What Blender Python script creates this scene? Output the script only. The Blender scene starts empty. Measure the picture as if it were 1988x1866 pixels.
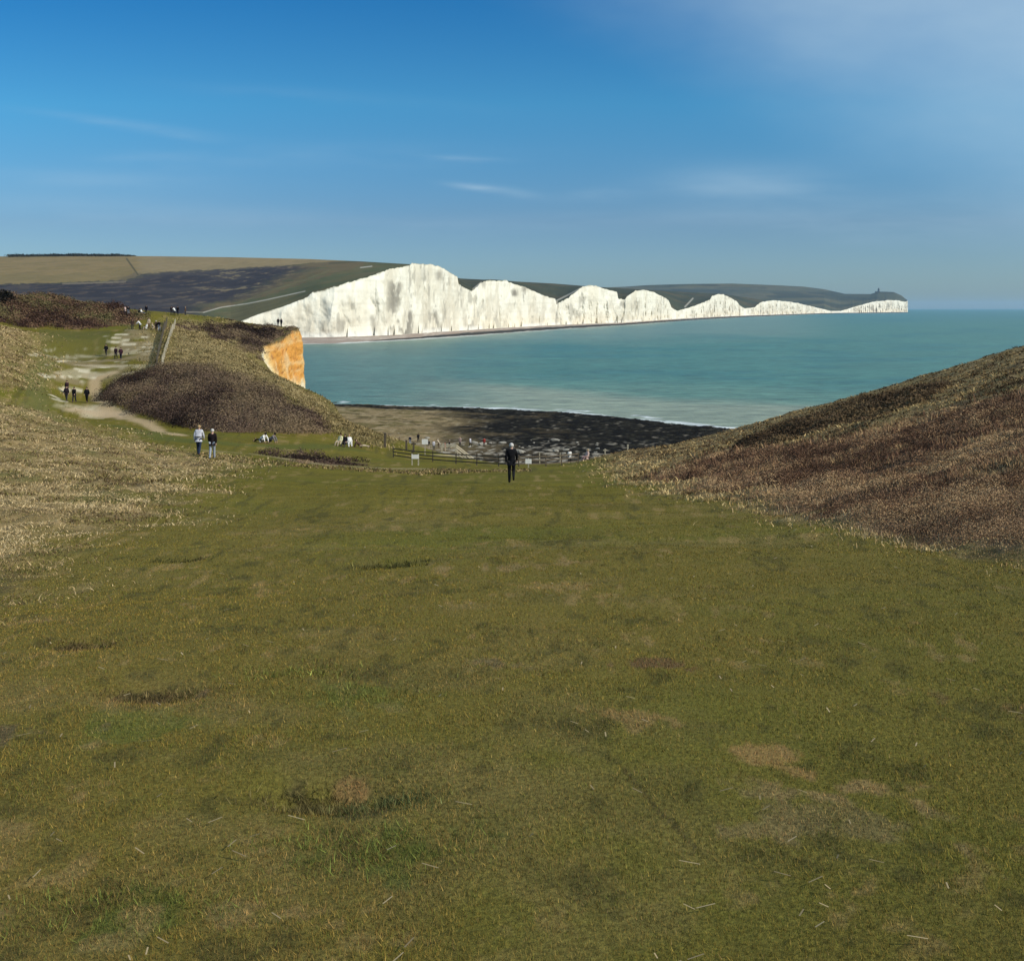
import bpy, math, random
import numpy as np
from mathutils import Vector

# ------------------------------------------------------------------ camera, world, sun, exposure
S = bpy.context.scene
C = S.collection
FPX, CX, HY, EYE = 1900.0, 994.0, 598.0, 29.0      # focal length, centre and horizon in 1988-px photo units; eye height over the sea
cam_d = bpy.data.cameras.new("camera")
cam_d.sensor_fit = 'HORIZONTAL'; cam_d.sensor_width = 36.0
cam_d.lens = 36.0 * FPX / 1988.0
cam_d.shift_y = -(933.0 - HY) / 1988.0
cam_d.clip_start = 0.1; cam_d.clip_end = 200000.0
cam = bpy.data.objects.new("camera", cam_d); C.objects.link(cam)
cam.location = (0, 0, EYE); cam.rotation_euler = (math.radians(90), 0, 0)
S.camera = cam
S.view_settings.view_transform = 'Standard'; S.view_settings.look = 'None'
S.view_settings.exposure = 0.0; S.view_settings.gamma = 1.0
S.cycles.use_denoising = True
S.cycles.max_bounces = 6; S.cycles.diffuse_bounces = 3; S.cycles.volume_bounces = 1

SUN_AZ, SUN_EL = math.radians(112), math.radians(37)   # clockwise from the view direction
sun_dir = Vector((math.sin(SUN_AZ) * math.cos(SUN_EL), math.cos(SUN_AZ) * math.cos(SUN_EL), math.sin(SUN_EL)))
sl = bpy.data.lights.new("sun", 'SUN'); sl.energy = 4.3; sl.angle = math.radians(0.53); sl.color = (1.0, 0.93, 0.82)
so = bpy.data.objects.new("sun", sl); C.objects.link(so); so.rotation_euler = (-sun_dir).to_track_quat('-Z', 'Y').to_euler()

world = bpy.data.worlds.new("World"); S.world = world; world.use_nodes = True
wt = world.node_tree; wt.nodes.clear()
def wn(t, **k):
    n = wt.nodes.new(t)
    for a, b in k.items(): setattr(n, a, b)
    return n
def wmath(op, a, b=None, c=None):
    n = wn('ShaderNodeMath', operation=op)
    for i, v in enumerate((a, b, c)):
        if v is None: continue
        if isinstance(v, (int, float)): n.inputs[i].default_value = v
        else: wt.links.new(v, n.inputs[i])
    return n.outputs[0]
def wsmooth(x, lo, hi):
    n = wn('ShaderNodeMapRange', interpolation_type='SMOOTHSTEP')
    wt.links.new(x, n.inputs[0]); n.inputs[1].default_value = lo; n.inputs[2].default_value = hi
    return n.outputs[0]
sky = wn('ShaderNodeTexSky', sky_type='NISHITA'); sky.sun_disc = False
sky.sun_elevation = SUN_EL; sky.sun_rotation = SUN_AZ; sky.altitude = 30; sky.air_density = 1.0; sky.dust_density = 0.7; sky.ozone_density = 2.2
tc = wn('ShaderNodeTexCoord'); sep = wn('ShaderNodeSeparateXYZ'); wt.links.new(tc.outputs['Generated'], sep.inputs[0])
ysafe = wmath('MAXIMUM', sep.outputs[1], 0.08)
U = wmath('DIVIDE', sep.outputs[0], ysafe); V = wmath('DIVIDE', sep.outputs[2], ysafe)
comb = wn('ShaderNodeCombineXYZ'); wt.links.new(U, comb.inputs[0]); wt.links.new(V, comb.inputs[1])
def wnoise(scale, sx, sy, rot, detail=5, rough=0.55):
    m = wn('ShaderNodeMapping'); m.inputs['Scale'].default_value = (sx, sy, 1); m.inputs['Rotation'].default_value = (0, 0, rot)
    wt.links.new(comb.outputs[0], m.inputs[0])
    n = wn('ShaderNodeTexNoise'); n.inputs['Scale'].default_value = scale; n.inputs['Detail'].default_value = detail; n.inputs['Roughness'].default_value = rough
    wt.links.new(m.outputs[0], n.inputs['Vector']); return n.outputs['Fac']
n_big = wnoise(3.0, 0.7, 1.6, 0.35); n_str = wnoise(9.0, 0.5, 3.0, -0.12, 6, 0.6)
f_line = wmath('ADD', wmath('SUBTRACT', V, 0.33), wmath('MULTIPLY', wmath('SUBTRACT', U, 0.05), 0.52))
veil = wsmooth(wmath('ADD', f_line, wmath('MULTIPLY', wmath('SUBTRACT', n_big, 0.5), 0.22)), -0.08, 0.24)
veil = wmath('MULTIPLY', veil, wmath('ADD', 0.46, wmath('MULTIPLY', n_big, 0.42)))
veil = wmath('MULTIPLY', veil, wsmooth(V, -0.12, 0.06))
tot = veil
def streak(px, py, wx, wy, slope, amt):
    global tot
    u0, v0 = (px - CX) / FPX, (HY - py) / FPX
    du = wmath('SUBTRACT', U, u0)
    dv = wmath('SUBTRACT', wmath('SUBTRACT', V, v0), wmath('MULTIPLY', du, slope))
    dv = wmath('ADD', dv, wmath('MULTIPLY', wmath('SUBTRACT', n_str, 0.5), 1.6 * wy / FPX))
    r = wmath('ADD', wmath('POWER', wmath('ABSOLUTE', wmath('DIVIDE', du, wx / FPX)), 2.0), wmath('POWER', wmath('ABSOLUTE', wmath('DIVIDE', dv, wy / FPX)), 2.0))
    g = wmath('POWER', 2.718, wmath('MULTIPLY', r, -1.0))
    g = wmath('MULTIPLY', g, wmath('MULTIPLY', wsmooth(n_str, 0.25, 0.7), amt))
    tot = wmath('ADD', tot, g)
for a in [(922, 364, 48, 6, -0.10, 0.55), (1000, 374, 55, 9, -0.15, 0.25), (905, 309, 70, 5, -0.05, 0.28), (1165, 381, 65, 12, 0, 0.32),
          (1450, 352, 170, 34, 0.0, 0.34), (240, 240, 170, 9, -0.13, 0.16), (330, 262, 120, 8, -0.16, 0.12), (310, 312, 110, 14, -0.02, 0.22), (120, 400, 260, 40, 0.0, 0.14),
          (480, 420, 200, 18, -0.03, 0.14), (640, 300, 300, 22, 0.0, 0.12), (180, 345, 260, 16, -0.03, 0.16), (900, 440, 300, 16, 0.0, 0.13), (1250, 420, 260, 14, 0.02, 0.12), (1700, 420, 300, 40, 0.0, 0.22), (640, 190, 240, 14, -0.08, 0.10)]:
    streak(*a)
tot = wmath('MINIMUM', tot, 0.85)
tint = wn('ShaderNodeMixRGB', blend_type='MULTIPLY'); tint.inputs[0].default_value = 1.0
ramp = wn('ShaderNodeValToRGB'); rs = wn('ShaderNodeMapRange'); wt.links.new(V, rs.inputs[0]); rs.inputs[1].default_value = 0; rs.inputs[2].default_value = .4
wt.links.new(rs.outputs[0], ramp.inputs[0]); el = ramp.color_ramp.elements
for k, (p_, c_) in enumerate([(0.0, (.49, .70, .96, 1)), (.22, (.38, .56, .77, 1)), (.52, (.25, .73, .95, 1)), (.78, (.125, .61, .94, 1))]):
    e = el[k] if k < 2 else el.new(p_)
    e.position = p_; e.color = c_
bst = wn('ShaderNodeVectorMath', operation='SCALE'); wt.links.new(ramp.outputs[0], bst.inputs[0]); bst.inputs['Scale'].default_value = 1.2
wt.links.new(sky.outputs[0], tint.inputs[1]); wt.links.new(bst.outputs[0], tint.inputs[2])
mixc = wn('ShaderNodeMixRGB'); wt.links.new(tot, mixc.inputs[0]); wt.links.new(tint.outputs[0], mixc.inputs[1])
mixc.inputs[2].default_value = (4.5, 6.2, 7.5, 1)
bg = wn('ShaderNodeBackground'); bg.inputs['Strength'].default_value = 0.10
wo = wn('ShaderNodeOutputWorld'); wt.links.new(mixc.outputs[0], bg.inputs[0]); wt.links.new(bg.outputs[0], wo.inputs[0])

# ------------------------------------------------------------------ helpers
rng = np.random.default_rng(11)
def P(px, py, d):
    return ((px - CX) * d / FPX, d, EYE - (py - HY) * d / FPX)
def sst(x, a, b):
    t = np.clip((x - a) / (b - a), 0, 1); return t * t * (3 - 2 * t)
def _hash(i, j, s):
    n = (i.astype(np.int64) * 374761393 + j.astype(np.int64) * 668265263 + s * 974634777) & 0xffffffff
    n = ((n ^ (n >> 13)) * 1274126177) & 0xffffffff
    return ((n ^ (n >> 16)) & 0xffff) / 65535.0
def vn(x, y, s=0):
    x = np.asarray(x, float); y = np.asarray(y, float)
    i = np.floor(x); j = np.floor(y); u = x - i; v = y - j
    u = u * u * (3 - 2 * u); v = v * v * (3 - 2 * v)
    i = i.astype(np.int64); j = j.astype(np.int64)
    a = _hash(i, j, s); b = _hash(i + 1, j, s); c = _hash(i, j + 1, s); d = _hash(i + 1, j + 1, s)
    return (a * (1 - u) + b * u) * (1 - v) + (c * (1 - u) + d * u) * v
def fbm(x, y, s=0, o=4, g=0.5):
    t = 0; a = 1; n = 0
    for k in range(o):
        t = t + a * vn(x * 2 ** k + 17.3 * k, y * 2 ** k - 9.1 * k, s + k); n += a; a *= g
    return t / n                                          # 0..1
def pip(x, y, poly):
    r = np.zeros(x.shape, bool); n = len(poly)
    for k in range(n):
        x1, y1 = poly[k]; x2, y2 = poly[(k + 1) % n]
        if y1 == y2: continue
        c = ((y1 > y) != (y2 > y)) & (x < (x2 - x1) * (y - y1) / (y2 - y1) + x1)
        r ^= c
    return r
def seg_dist(x, y, line):
    best = np.full(x.shape, 1e12); bx = np.zeros(x.shape); by = np.zeros(x.shape)
    for (x1, y1), (x2, y2) in zip(line[:-1], line[1:]):
        dx, dy = x2 - x1, y2 - y1
        t = np.clip(((x - x1) * dx + (y - y1) * dy) / (dx * dx + dy * dy), 0, 1)
        qx = x1 + t * dx; qy = y1 + t * dy
        d = (x - qx) ** 2 + (y - qy) ** 2; m = d < best
        best = np.where(m, d, best); bx = np.where(m, qx, bx); by = np.where(m, qy, by)
    return np.sqrt(best), bx, by
def lerp(a, b, t): return a * (1 - t) + b * t
def mixcol(c, col, m):
    return c * (1 - m[:, None]) + np.asarray(col)[None, :] * m[:, None]

def setp(o, label=None, cat=None, group=None, kind=None):
    if label: o['label'] = label
    if cat: o['category'] = cat
    if group: o['group'] = group
    if kind: o['kind'] = kind
    return o
def mesh(name, verts, faces, mat=None, cols=None, parent=None, smooth=False):
    verts = np.ascontiguousarray(verts, np.float32); faces = np.ascontiguousarray(faces, np.int32)
    me = bpy.data.meshes.new(name); nf, k = faces.shape
    me.vertices.add(len(verts)); me.vertices.foreach_set('co', verts.ravel())
    me.loops.add(nf * k); me.loops.foreach_set('vertex_index', faces.ravel())
    me.polygons.add(nf); me.polygons.foreach_set('loop_start', np.arange(0, nf * k, k, dtype=np.int32))
    me.polygons.foreach_set('loop_total', np.full(nf, k, np.int32))
    me.polygons.foreach_set('use_smooth', np.full(nf, smooth, bool))
    me.update(calc_edges=True)
    if cols is not None:
        a = me.color_attributes.new('col', 'FLOAT_COLOR', 'POINT')
        cc = np.ones((len(verts), 4), np.float32); cc[:, :3] = cols; a.data.foreach_set('color', cc.ravel())
    o = bpy.data.objects.new(name, me); C.objects.link(o)
    if mat: me.materials.append(mat)
    if parent: o.parent = parent
    return o
def grid_faces(nr, nc):
    i = np.arange(nr - 1)[:, None] * nc + np.arange(nc - 1)[None, :]
    return np.stack([i, i + 1, i + nc + 1, i + nc], -1).reshape(-1, 4)

def mat_col(name, rough=0.9, spec=0.15, bump=0.0, bscale=10.0, mott=0.0, mscale=4.0, stretch=(1, 1, 1), detail=6):
    m = bpy.data.materials.new(name); m.use_nodes = True; t = m.node_tree
    b = t.nodes['Principled BSDF']; b.inputs['Roughness'].default_value = rough; b.inputs['Specular IOR Level'].default_value = spec
    at = t.nodes.new('ShaderNodeAttribute'); at.attribute_name = 'col'; out = at.outputs['Color']
    co = t.nodes.new('ShaderNodeTexCoord'); mp = t.nodes.new('ShaderNodeMapping'); mp.inputs['Scale'].default_value = stretch
    t.links.new(co.outputs['Object'], mp.inputs[0])
    if mott:
        n = t.nodes.new('ShaderNodeTexNoise'); n.inputs['Scale'].default_value = mscale; n.inputs['Detail'].default_value = detail; n.inputs['Roughness'].default_value = 0.7
        t.links.new(mp.outputs[0], n.inputs['Vector'])
        r = t.nodes.new('ShaderNodeMapRange'); r.inputs[1].default_value = 0.3; r.inputs[2].default_value = 0.7; r.inputs[3].default_value = 1 - mott; r.inputs[4].default_value = 1 + mott
        t.links.new(n.outputs['Fac'], r.inputs[0])
        mx = t.nodes.new('ShaderNodeVectorMath'); mx.operation = 'SCALE'; t.links.new(out, mx.inputs[0]); t.links.new(r.outputs[0], mx.inputs['Scale']); out = mx.outputs[0]
    t.links.new(out, b.inputs['Base Color'])
    if bump:
        n = t.nodes.new('ShaderNodeTexNoise'); n.inputs['Scale'].default_value = bscale; n.inputs['Detail'].default_value = 8; n.inputs['Roughness'].default_value = 0.65
        t.links.new(mp.outputs[0], n.inputs['Vector'])
        bp = t.nodes.new('ShaderNodeBump'); bp.inputs['Strength'].default_value = 1.0; bp.inputs['Distance'].default_value = bump
        t.links.new(n.outputs['Fac'], bp.inputs['Height']); t.links.new(bp.outputs[0], b.inputs['Normal'])
    return m
def mat_plain(name, col, rough=0.8, spec=0.2, mott=0.15, mscale=12.0):
    m = bpy.data.materials.new(name); m.use_nodes = True; t = m.node_tree
    b = t.nodes['Principled BSDF']; b.inputs['Roughness'].default_value = rough; b.inputs['Specular IOR Level'].default_value = spec
    co = t.nodes.new('ShaderNodeTexCoord'); n = t.nodes.new('ShaderNodeTexNoise'); n.inputs['Scale'].default_value = mscale; n.inputs['Detail'].default_value = 5
    t.links.new(co.outputs['Object'], n.inputs['Vector'])
    r = t.nodes.new('ShaderNodeMapRange'); r.inputs[1].default_value = 0.3; r.inputs[2].default_value = 0.7; r.inputs[3].default_value = 1 - mott; r.inputs[4].default_value = 1 + mott
    t.links.new(n.outputs['Fac'], r.inputs[0])
    mx = t.nodes.new('ShaderNodeVectorMath'); mx.operation = 'SCALE'; mx.inputs[0].default_value = col; t.links.new(r.outputs[0], mx.inputs['Scale'])
    t.links.new(mx.outputs[0], b.inputs['Base Color'])
    return m

# ------------------------------------------------------------------ near terrain: height function
SLOPE = 0.142
def base_plane(X, Y):
    r = X - 6.7
    ramp = 0.28 * np.log1p(np.exp(np.clip(r / 1.2, -30, 30))) * 1.2
    ramp = np.where(r / 1.2 > 30, 0.28 * r, ramp)
    return 27.4 - SLOPE * np.maximum(Y, -30) + ramp
CTRL = [(400, 884, 59), (0, 1040, 20), (0, 900, 40), (0, 850, 50), (0, 785, 80), (150, 905, 45), (300, 900, 52), (143, 782, 123), (205, 812, 108), (240, 815, 103),
        (300, 840, 92), (380, 852, 82), (500, 862, 85), (670, 864, 95), (760, 882, 98), (994, 905, 100), (994, 936, 45.5), (700, 915, 60),
        (230, 795, 110), (310, 718, 130), (420, 720, 130), (500, 748, 122), (560, 778, 117), (640, 838, 103), (450, 842, 93), (330, 832, 98),
        (330, 640, 178), (318, 712, 132.5), (450, 680, 165), (400, 650, 185), (520, 720, 160), (600, 790, 137), (650, 787, 148), (700, 832, 125),
        (580, 638, 205), (545, 655, 196), (510, 668, 188), (508, 695, 178), (540, 735, 170), (595, 757, 165),
        (220, 699, 145), (285, 641, 166), (283, 613, 190), (110, 700, 147), (95, 650, 163), (55, 648, 152), (15, 655, 142), (0, 735, 112), (70, 742, 121),
        (0, 579, 190), (100, 583, 192), (200, 597, 195), (240, 618, 186), (60, 630, 172), (150, 633, 174), (350, 613, 198), (430, 618, 207), (500, 630, 207),
        (-200, 590, 190), (-300, 760, 80), (-300, 900, 40), (100, 1150, 12), (80, 830, 72), (180, 845, 75)]
_x = []; _z = []
for a in CTRL:
    p = P(*a); _x.append(p[:2]); _z.append(p[2])
for a in [(-70, 235, 18), (-110, 240, 20), (-150, 250, 20), (-70, 270, 8), (-120, 290, 6), (-190, 300, 8), (-60, 245, 12), (-250, 200, 26), (-260, 60, 24), (-60, 330, 2), (-250, 330, 5)]:
    _x.append(a[:2]); _z.append(a[2])
_x = np.array(_x, float); _z = np.array(_z, float)
_res = _z - base_plane(_x[:, 0], _x[:, 1])
zp = [(x, y) for x in (6, 20, 45, 80, 130) for y in (-20, 5, 25, 50, 75, 95, 130)] + [(x, y) for x in (-2, 0) for y in (-20, -5, 5, 15, 30, 60, 80)] + [(-6, -15), (-20, -25), (-60, -20), (-4, 8)]
_x = np.vstack([_x, np.array(zp, float)]); _res = np.concatenate([_res, np.zeros(len(zp))])
def _k(r2): return np.where(r2 > 0, 0.5 * r2 * np.log(np.maximum(r2, 1e-12)), 0.0)
_n = len(_x); _sc = 100.0
def _tps_fit():
    p = _x / _sc; r2 = ((p[:, None] - p[None]) ** 2).sum(-1)
    A = np.zeros((_n + 3, _n + 3)); A[:_n, :_n] = _k(r2) + np.eye(_n) * 2e-4
    A[:_n, _n] = 1; A[:_n, _n + 1:] = p; A[_n, :_n] = 1; A[_n + 1:, :_n] = p.T
    return np.linalg.solve(A, np.concatenate([_res, np.zeros(3)]))
_w = _tps_fit()
def hz(X, Y):
    X = np.asarray(X, float); Y = np.asarray(Y, float)
    sh = X.shape; x = X.ravel() / _sc; y = Y.ravel() / _sc
    t = _w[_n] + _w[_n + 1] * x + _w[_n + 2] * y
    for (cx, cy), w in zip(_x / _sc, _w[:_n]): t = t + w * _k((x - cx) ** 2 + (y - cy) ** 2)
    brow = (0.95 - .35 * sst(X, 38, 60)) * sst(X, 9, 18) * sst(Y, 35, 88)
    return base_plane(X, Y) + t.reshape(sh) - brow

# cliff line (plan), land on its left when walked in this order
CLIFF = [(-130, 420), (-95, 330), (-62, 262), (-49, 222), (-44.7, 206), (-46.3, 197), (-47.9, 188), (-45.6, 178), (-40.9, 170), (-34.9, 164), (-27.2, 149), (-20, 127), (-14.6, 116), (-6, 109),
         (0, 106), (10, 105), (20, 102), (35, 98), (60, 96), (90, 97), (150, 100), (260, 110)]
LANDPOLY = CLIFF + [(400, -200), (-700, -200), (-700, 420)]

# ground grid
tcol = np.concatenate([np.linspace(-0.98, -0.57, 70)[:-1], np.linspace(-0.57, 0.57, 700), np.linspace(0.57, 0.98, 70)[1:]])
yrow = np.concatenate([np.arange(-16, 2.0, 0.35), 2.0 * np.exp(np.arange(0, math.log(330 / 2.0), 0.0066))])
YY, TT = np.meshgrid(yrow, tcol, indexing='ij')
XX = TT * (np.maximum(YY, 0) + 6.0)
ZZ0 = hz(XX, YY)
def gi(Xq, Yq, arr):
    Yq = np.clip(Yq, yrow[0], yrow[-2]); r = np.clip(np.searchsorted(yrow, Yq) - 1, 0, len(yrow) - 2)
    fr = (Yq - yrow[r]) / (yrow[r + 1] - yrow[r])
    t = np.clip(np.interp(Xq / (np.maximum(Yq, 0) + 6.0), tcol, np.arange(len(tcol))), 0, len(tcol) - 1.001); c = t.astype(int); fc = t - c
    return (arr[r, c] * (1 - fc) + arr[r, c + 1] * fc) * (1 - fr) + (arr[r + 1, c] * (1 - fc) + arr[r + 1, c + 1] * fc) * fr
_ys = 2.0 * np.exp(np.arange(0, math.log(215 / 2.0), 0.004))
def unproj(px, py):
    u, v = (px - CX) / FPX, (HY - py) / FPX
    gap = (EYE + v * _ys) - gi(u * _ys, _ys, ZZ0)
    hit = np.where(gap <= 0)[0]
    k = hit[0] if len(hit) else int(np.argmin(gap / _ys))
    if len(hit) and k > 0:
        f = gap[k - 1] / (gap[k - 1] - gap[k] + 1e-9); y = lerp(_ys[k - 1], _ys[k], f)
    else: y = _ys[k]
    return (u * y, y)
def upoly(pts): return [unproj(*p) for p in pts]
R = {}
R['dryleft'] = upoly([(-200, 1260), (0, 1150), (70, 1090), (60, 1045), (240, 1030), (320, 990), (330, 945), (430, 903), (400, 884), (300, 872), (200, 838), (100, 808), (40, 792), (-60, 770), (-300, 760)])
R['drymound'] = upoly([(-160, 628), (20, 632), (66, 655), (72, 700), (66, 742), (20, 752), (-60, 752), (-200, 740)])
R['scrubhill'] = upoly([(-250, 590), (0, 577), (60, 580), (130, 585), (200, 597), (242, 612), (215, 632), (130, 634), (75, 628), (40, 618), (0, 606), (-200, 610)])
R['mound'] = upoly([(216, 752), (247, 735), (312, 724), (418, 726), (495, 752), (552, 781), (596, 811), (630, 834), (555, 840), (450, 839), (382, 829), (300, 808), (247, 793), (224, 775)])
R['spurtop'] = upoly([(380, 628), (470, 634), (575, 642), (565, 655), (512, 668), (505, 690), (470, 662), (420, 645)])
R['spur'] = upoly([(322, 625), (400, 618), (500, 632), (578, 640), (510, 670), (510, 700), (545, 738), (598, 760), (655, 790), (720, 835), (755, 862), (690, 850), (640, 830), (560, 772), (500, 740), (420, 713), (312, 710)])
R['bank'] = upoly([(1175, 897), (1215, 928), (1300, 955), (1400, 965), (1500, 978), (1600, 1022), (1700, 1045), (1800, 1070), (1900, 1098), (2000, 1122)]) + [(9, 9), (14, -16), (300, -16), (300, 120), (11, 120)]
R['gorse'] = upoly([(1440, 866), (1530, 828), (1650, 788), (1765, 754), (1815, 752), (1800, 778), (1680, 814), (1560, 844), (1490, 864)])
R['heath'] = upoly([(1300, 922), (1370, 884), (1500, 870), (1700, 838), (1850, 796), (2120, 725), (2560, 600), (2560, 900), (2150, 920), (1900, 955), (1680, 962), (1500, 948), (1390, 944)])
R['heath2'] = upoly([(1460, 955), (1650, 962), (1900, 955), (2150, 930), (2600, 905), (2600, 1180), (2250, 1110), (1900, 1066), (1760, 1042), (1620, 1006)])
R['strip'] = upoly([(520, 882), (580, 884), (650, 893), (700, 900), (690, 905), (620, 900), (540, 890)])
R['ledges'] = upoly([(90, 690), (210, 690), (250, 640), (310, 640), (300, 715), (190, 740), (130, 760), (95, 740)])
R['chalkpad'] = upoly([(118, 780), (150, 790), (205, 785), (222, 806), (160, 808), (122, 796)])
def mask(name, X, Y, warp=1.0, n=5):
    out = np.zeros(X.shape)
    sc = 0.05 + 0.012 * np.abs(Y)
    for k in range(n):
        wx = (fbm(X / (1.2 + .01 * Y) , Y / (1.2 + .01 * Y), 40 + k * 0, 3) - .5) * 2 * warp * (0.6 + 0.012 * Y) + sc * warp * math.cos(k * 2.4) * .9
        wy = (fbm(X / (1.2 + .01 * Y) + 55, Y / (1.2 + .01 * Y), 47, 3) - .5) * 2 * warp * (1.2 + 0.03 * Y) + 2 * sc * warp * math.sin(k * 2.4)
        out += pip(X + wx, Y + wy, R[name])
    return out / n
Xf, Yf = XX.ravel(), YY.ravel()
M = {k: mask(k, Xf, Yf, {'chalkpad': .5, 'ledges': .5, 'gorse': .3, 'mound': .4, 'dryleft': 2.2, 'bank': 1.3}.get(k, 1.0)) for k in R}
rough = np.clip(M['dryleft'] + M['drymound'] + M['bank'] + 0.6 * M['spur'], 0, 1)
nz = (fbm(Xf / 6, Yf / 6, 3, 4) - .5) * 0.30 + (fbm(Xf / 0.8, Yf / 0.8, 5, 3) - .5) * 0.05
nz += rough * ((fbm(Xf / 1.1, Yf / 1.1, 8, 4) - .5) * 0.42)
nz += M['ledges'] * (np.round(fbm(Xf / 14, Yf / 2.2, 14, 2) * 8) / 8 - .5) * 0.5
nz *= sst(np.hypot(Xf, Yf), 0, 2.5) * 0.9 + .1
scr = [((640, 1548), 0.34, 0.16, -0.10), ((300, 1350), 0.35, 0.30, -0.06), ((160, 1258), 0.35, 0.3, -0.06), ((760, 1093), 0.4, 0.35, -0.07), ((350, 1085), .35, .3, -.05)]
for (pp, ax, ay, dz) in scr:
    q = unproj(*pp); nz += dz * np.exp(-((Xf - q[0]) / ax) ** 2 - ((Yf - q[1]) / ay) ** 2)
ZZ = (ZZ0.ravel() + nz).reshape(ZZ0.shape)

# ground colours (albedo)
f1 = fbm(Xf / 2.3, Yf / 2.3, 21, 5, .6); f2 = fbm(Xf / 0.55, Yf / 0.55, 29, 4, .6); f3 = fbm(Xf / 9, Yf / 9, 33, 4); f4 = fbm(Xf / .9, Yf / .3, 37, 4, .6)
f5 = fbm(Xf / 1.6, Yf / 1.1, 43, 4, .6); f6 = fbm(Xf / (.14 + .006 * np.abs(Yf)), Yf / (.09 + .015 * np.abs(Yf)), 45, 3, .7)
def turf_col(X, Y, f1, f2, f3):
    c = np.tile(np.array([0.143, 0.114, 0.025]), (len(X), 1))
    c = mixcol(c, (0.104, 0.112, 0.018), sst(f3 + .25 * (f1 - .5), .48, .66) * .55)
    c = mixcol(c, (0.190, 0.140, 0.050), sst(f1 + .5 * (f2 - .5), .48, .75) * .55)
    c = mixcol(c, (0.075, 0.072, 0.014), sst(f2 + .4 * (f1 - .5), .56, .75) * .40)
    far = sst(Y, 14, 40)
    c = mixcol(c, (0.118, 0.104, 0.021), far * .35)
    c = c * lerp(np.ones(3)[None, :], np.array([.86, .87, .52])[None, :], sst(Y, 16, 42)[:, None])
    c = c * lerp(1, .72 + .56 * fbm(X / 2.6, Y / 1.5, 38, 5, .62), sst(Y, 8, 25))[:, None]
    return c
col = turf_col(Xf, Yf, f1, f2, f3)
for (pp, r, cc) in [((740, 1650), .30, (.075, .092, .02)), ((240, 1420), .5, (.10, .112, .022)), ((240, 1770), .30, (.075, .095, .02)), ((700, 1360), .5, (.10, .11, .022)),
                    ((1490, 1470), .20, (.24, .15, .055)), ((1540, 1490), .14, (.24, .15, .055)), ((1450, 1480), .10, (.25, .165, .06)), ((1750, 1532), .20, (.26, .175, .07)), ((1210, 1400), .22, (.22, .15, .055)), ((1000, 1097), .7, (.20, .145, .06)),
                    ((1950, 1385), .35, (.13, .085, .035)), ((1280, 1295), .3, (.12, .07, .035)), ((690, 1530), .14, (.23, .14, .055)), ((600, 1550), .15, (.055, .045, .02)), ((340, 1352), .25, (.14, .095, .05)), ((280, 1350), .2, (.03, .026, .012)),
                    ((700, 1572), .17, (.06, .056, .022)), ((60, 1440), .3, (.09, .07, .04)), ((1630, 1590), .4, (.16, .125, .05)), ((150, 1258), .28, (.05, .035, .018)), ((960, 1305), .35, (.14, .105, .05)), ((760, 1093), .35, (.03, .03, .012)), ((350, 1085), .3, (.035, .035, .014))]:
    q = unproj(*pp); ry = r * 0.9
    g = np.exp(-(((Xf - q[0]) / r) ** 2 + ((Yf - q[1]) / ry) ** 2)); col = mixcol(col, cc, np.clip(sst(g + 2.0 * (f6 - .5) * (g > .05) + .5 * (f2 - .5), .50, .86), 0, 1) * .75)
fl_ = sst(f6 + .35 * (f1 - .5), .60, .72); col = mixcol(col, (.26, .178, .072), fl_ * .5 * sst(f5, .40, .60)); col = mixcol(col, (.055, .05, .016), sst(1 - f6 + .3 * (f2 - .5), .62, .74) * .5)
straw = np.array([.30, .215, .105]); drk = np.array([.075, .052, .028])
def dry_col(f1, f2, f4):
    c = np.tile(np.array([0.20, 0.145, 0.062]), (len(f1), 1))
    c = mixcol(c, straw, sst(f4, .45, .7) * .8); c = mixcol(c, drk, sst(f2, .55, .72) * .75); c = mixcol(c, (.10, .10, .025), sst(1 - f1, .55, .7) * .6)
    return c
dc = dry_col(f1, f2, f4)
for k in ('dryleft', 'drymound'): col = lerp(col, dc, M[k][:, None])
bk_ = mixcol(np.tile(np.array([.185, .135, .055]), (len(Xf), 1)), (.25, .18, .095), sst(f4, .45, .7) * .7); bk_ = mixcol(bk_, drk, sst(f2, .52, .7) * .7); col = lerp(col, bk_, M['bank'][:, None])
sc_ = mixcol(np.tile(np.array([.235, .18, .08]), (len(Xf), 1)), (.155, .122, .05), sst(f1, .45, .65)); sc_ = mixcol(sc_, (.10, .075, .035), sst(f2, .55, .7) * .7)
col = lerp(col, sc_, M['spur'][:, None])
hc = mixcol(np.tile(np.array([.14, .088, .058]), (len(Xf), 1)), (.05, .032, .024), sst(f2, .42, .66)); hc = mixcol(hc, (.17, .125, .065), sst(f1, .58, .75) * .7)
for k, w in (('heath', .9), ('heath2', .8), ('spurtop', .9), ('scrubhill', 1), ('mound', 1), ('gorse', 1), ('strip', .8)): col = lerp(col, hc, (M[k] * w)[:, None])
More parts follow.
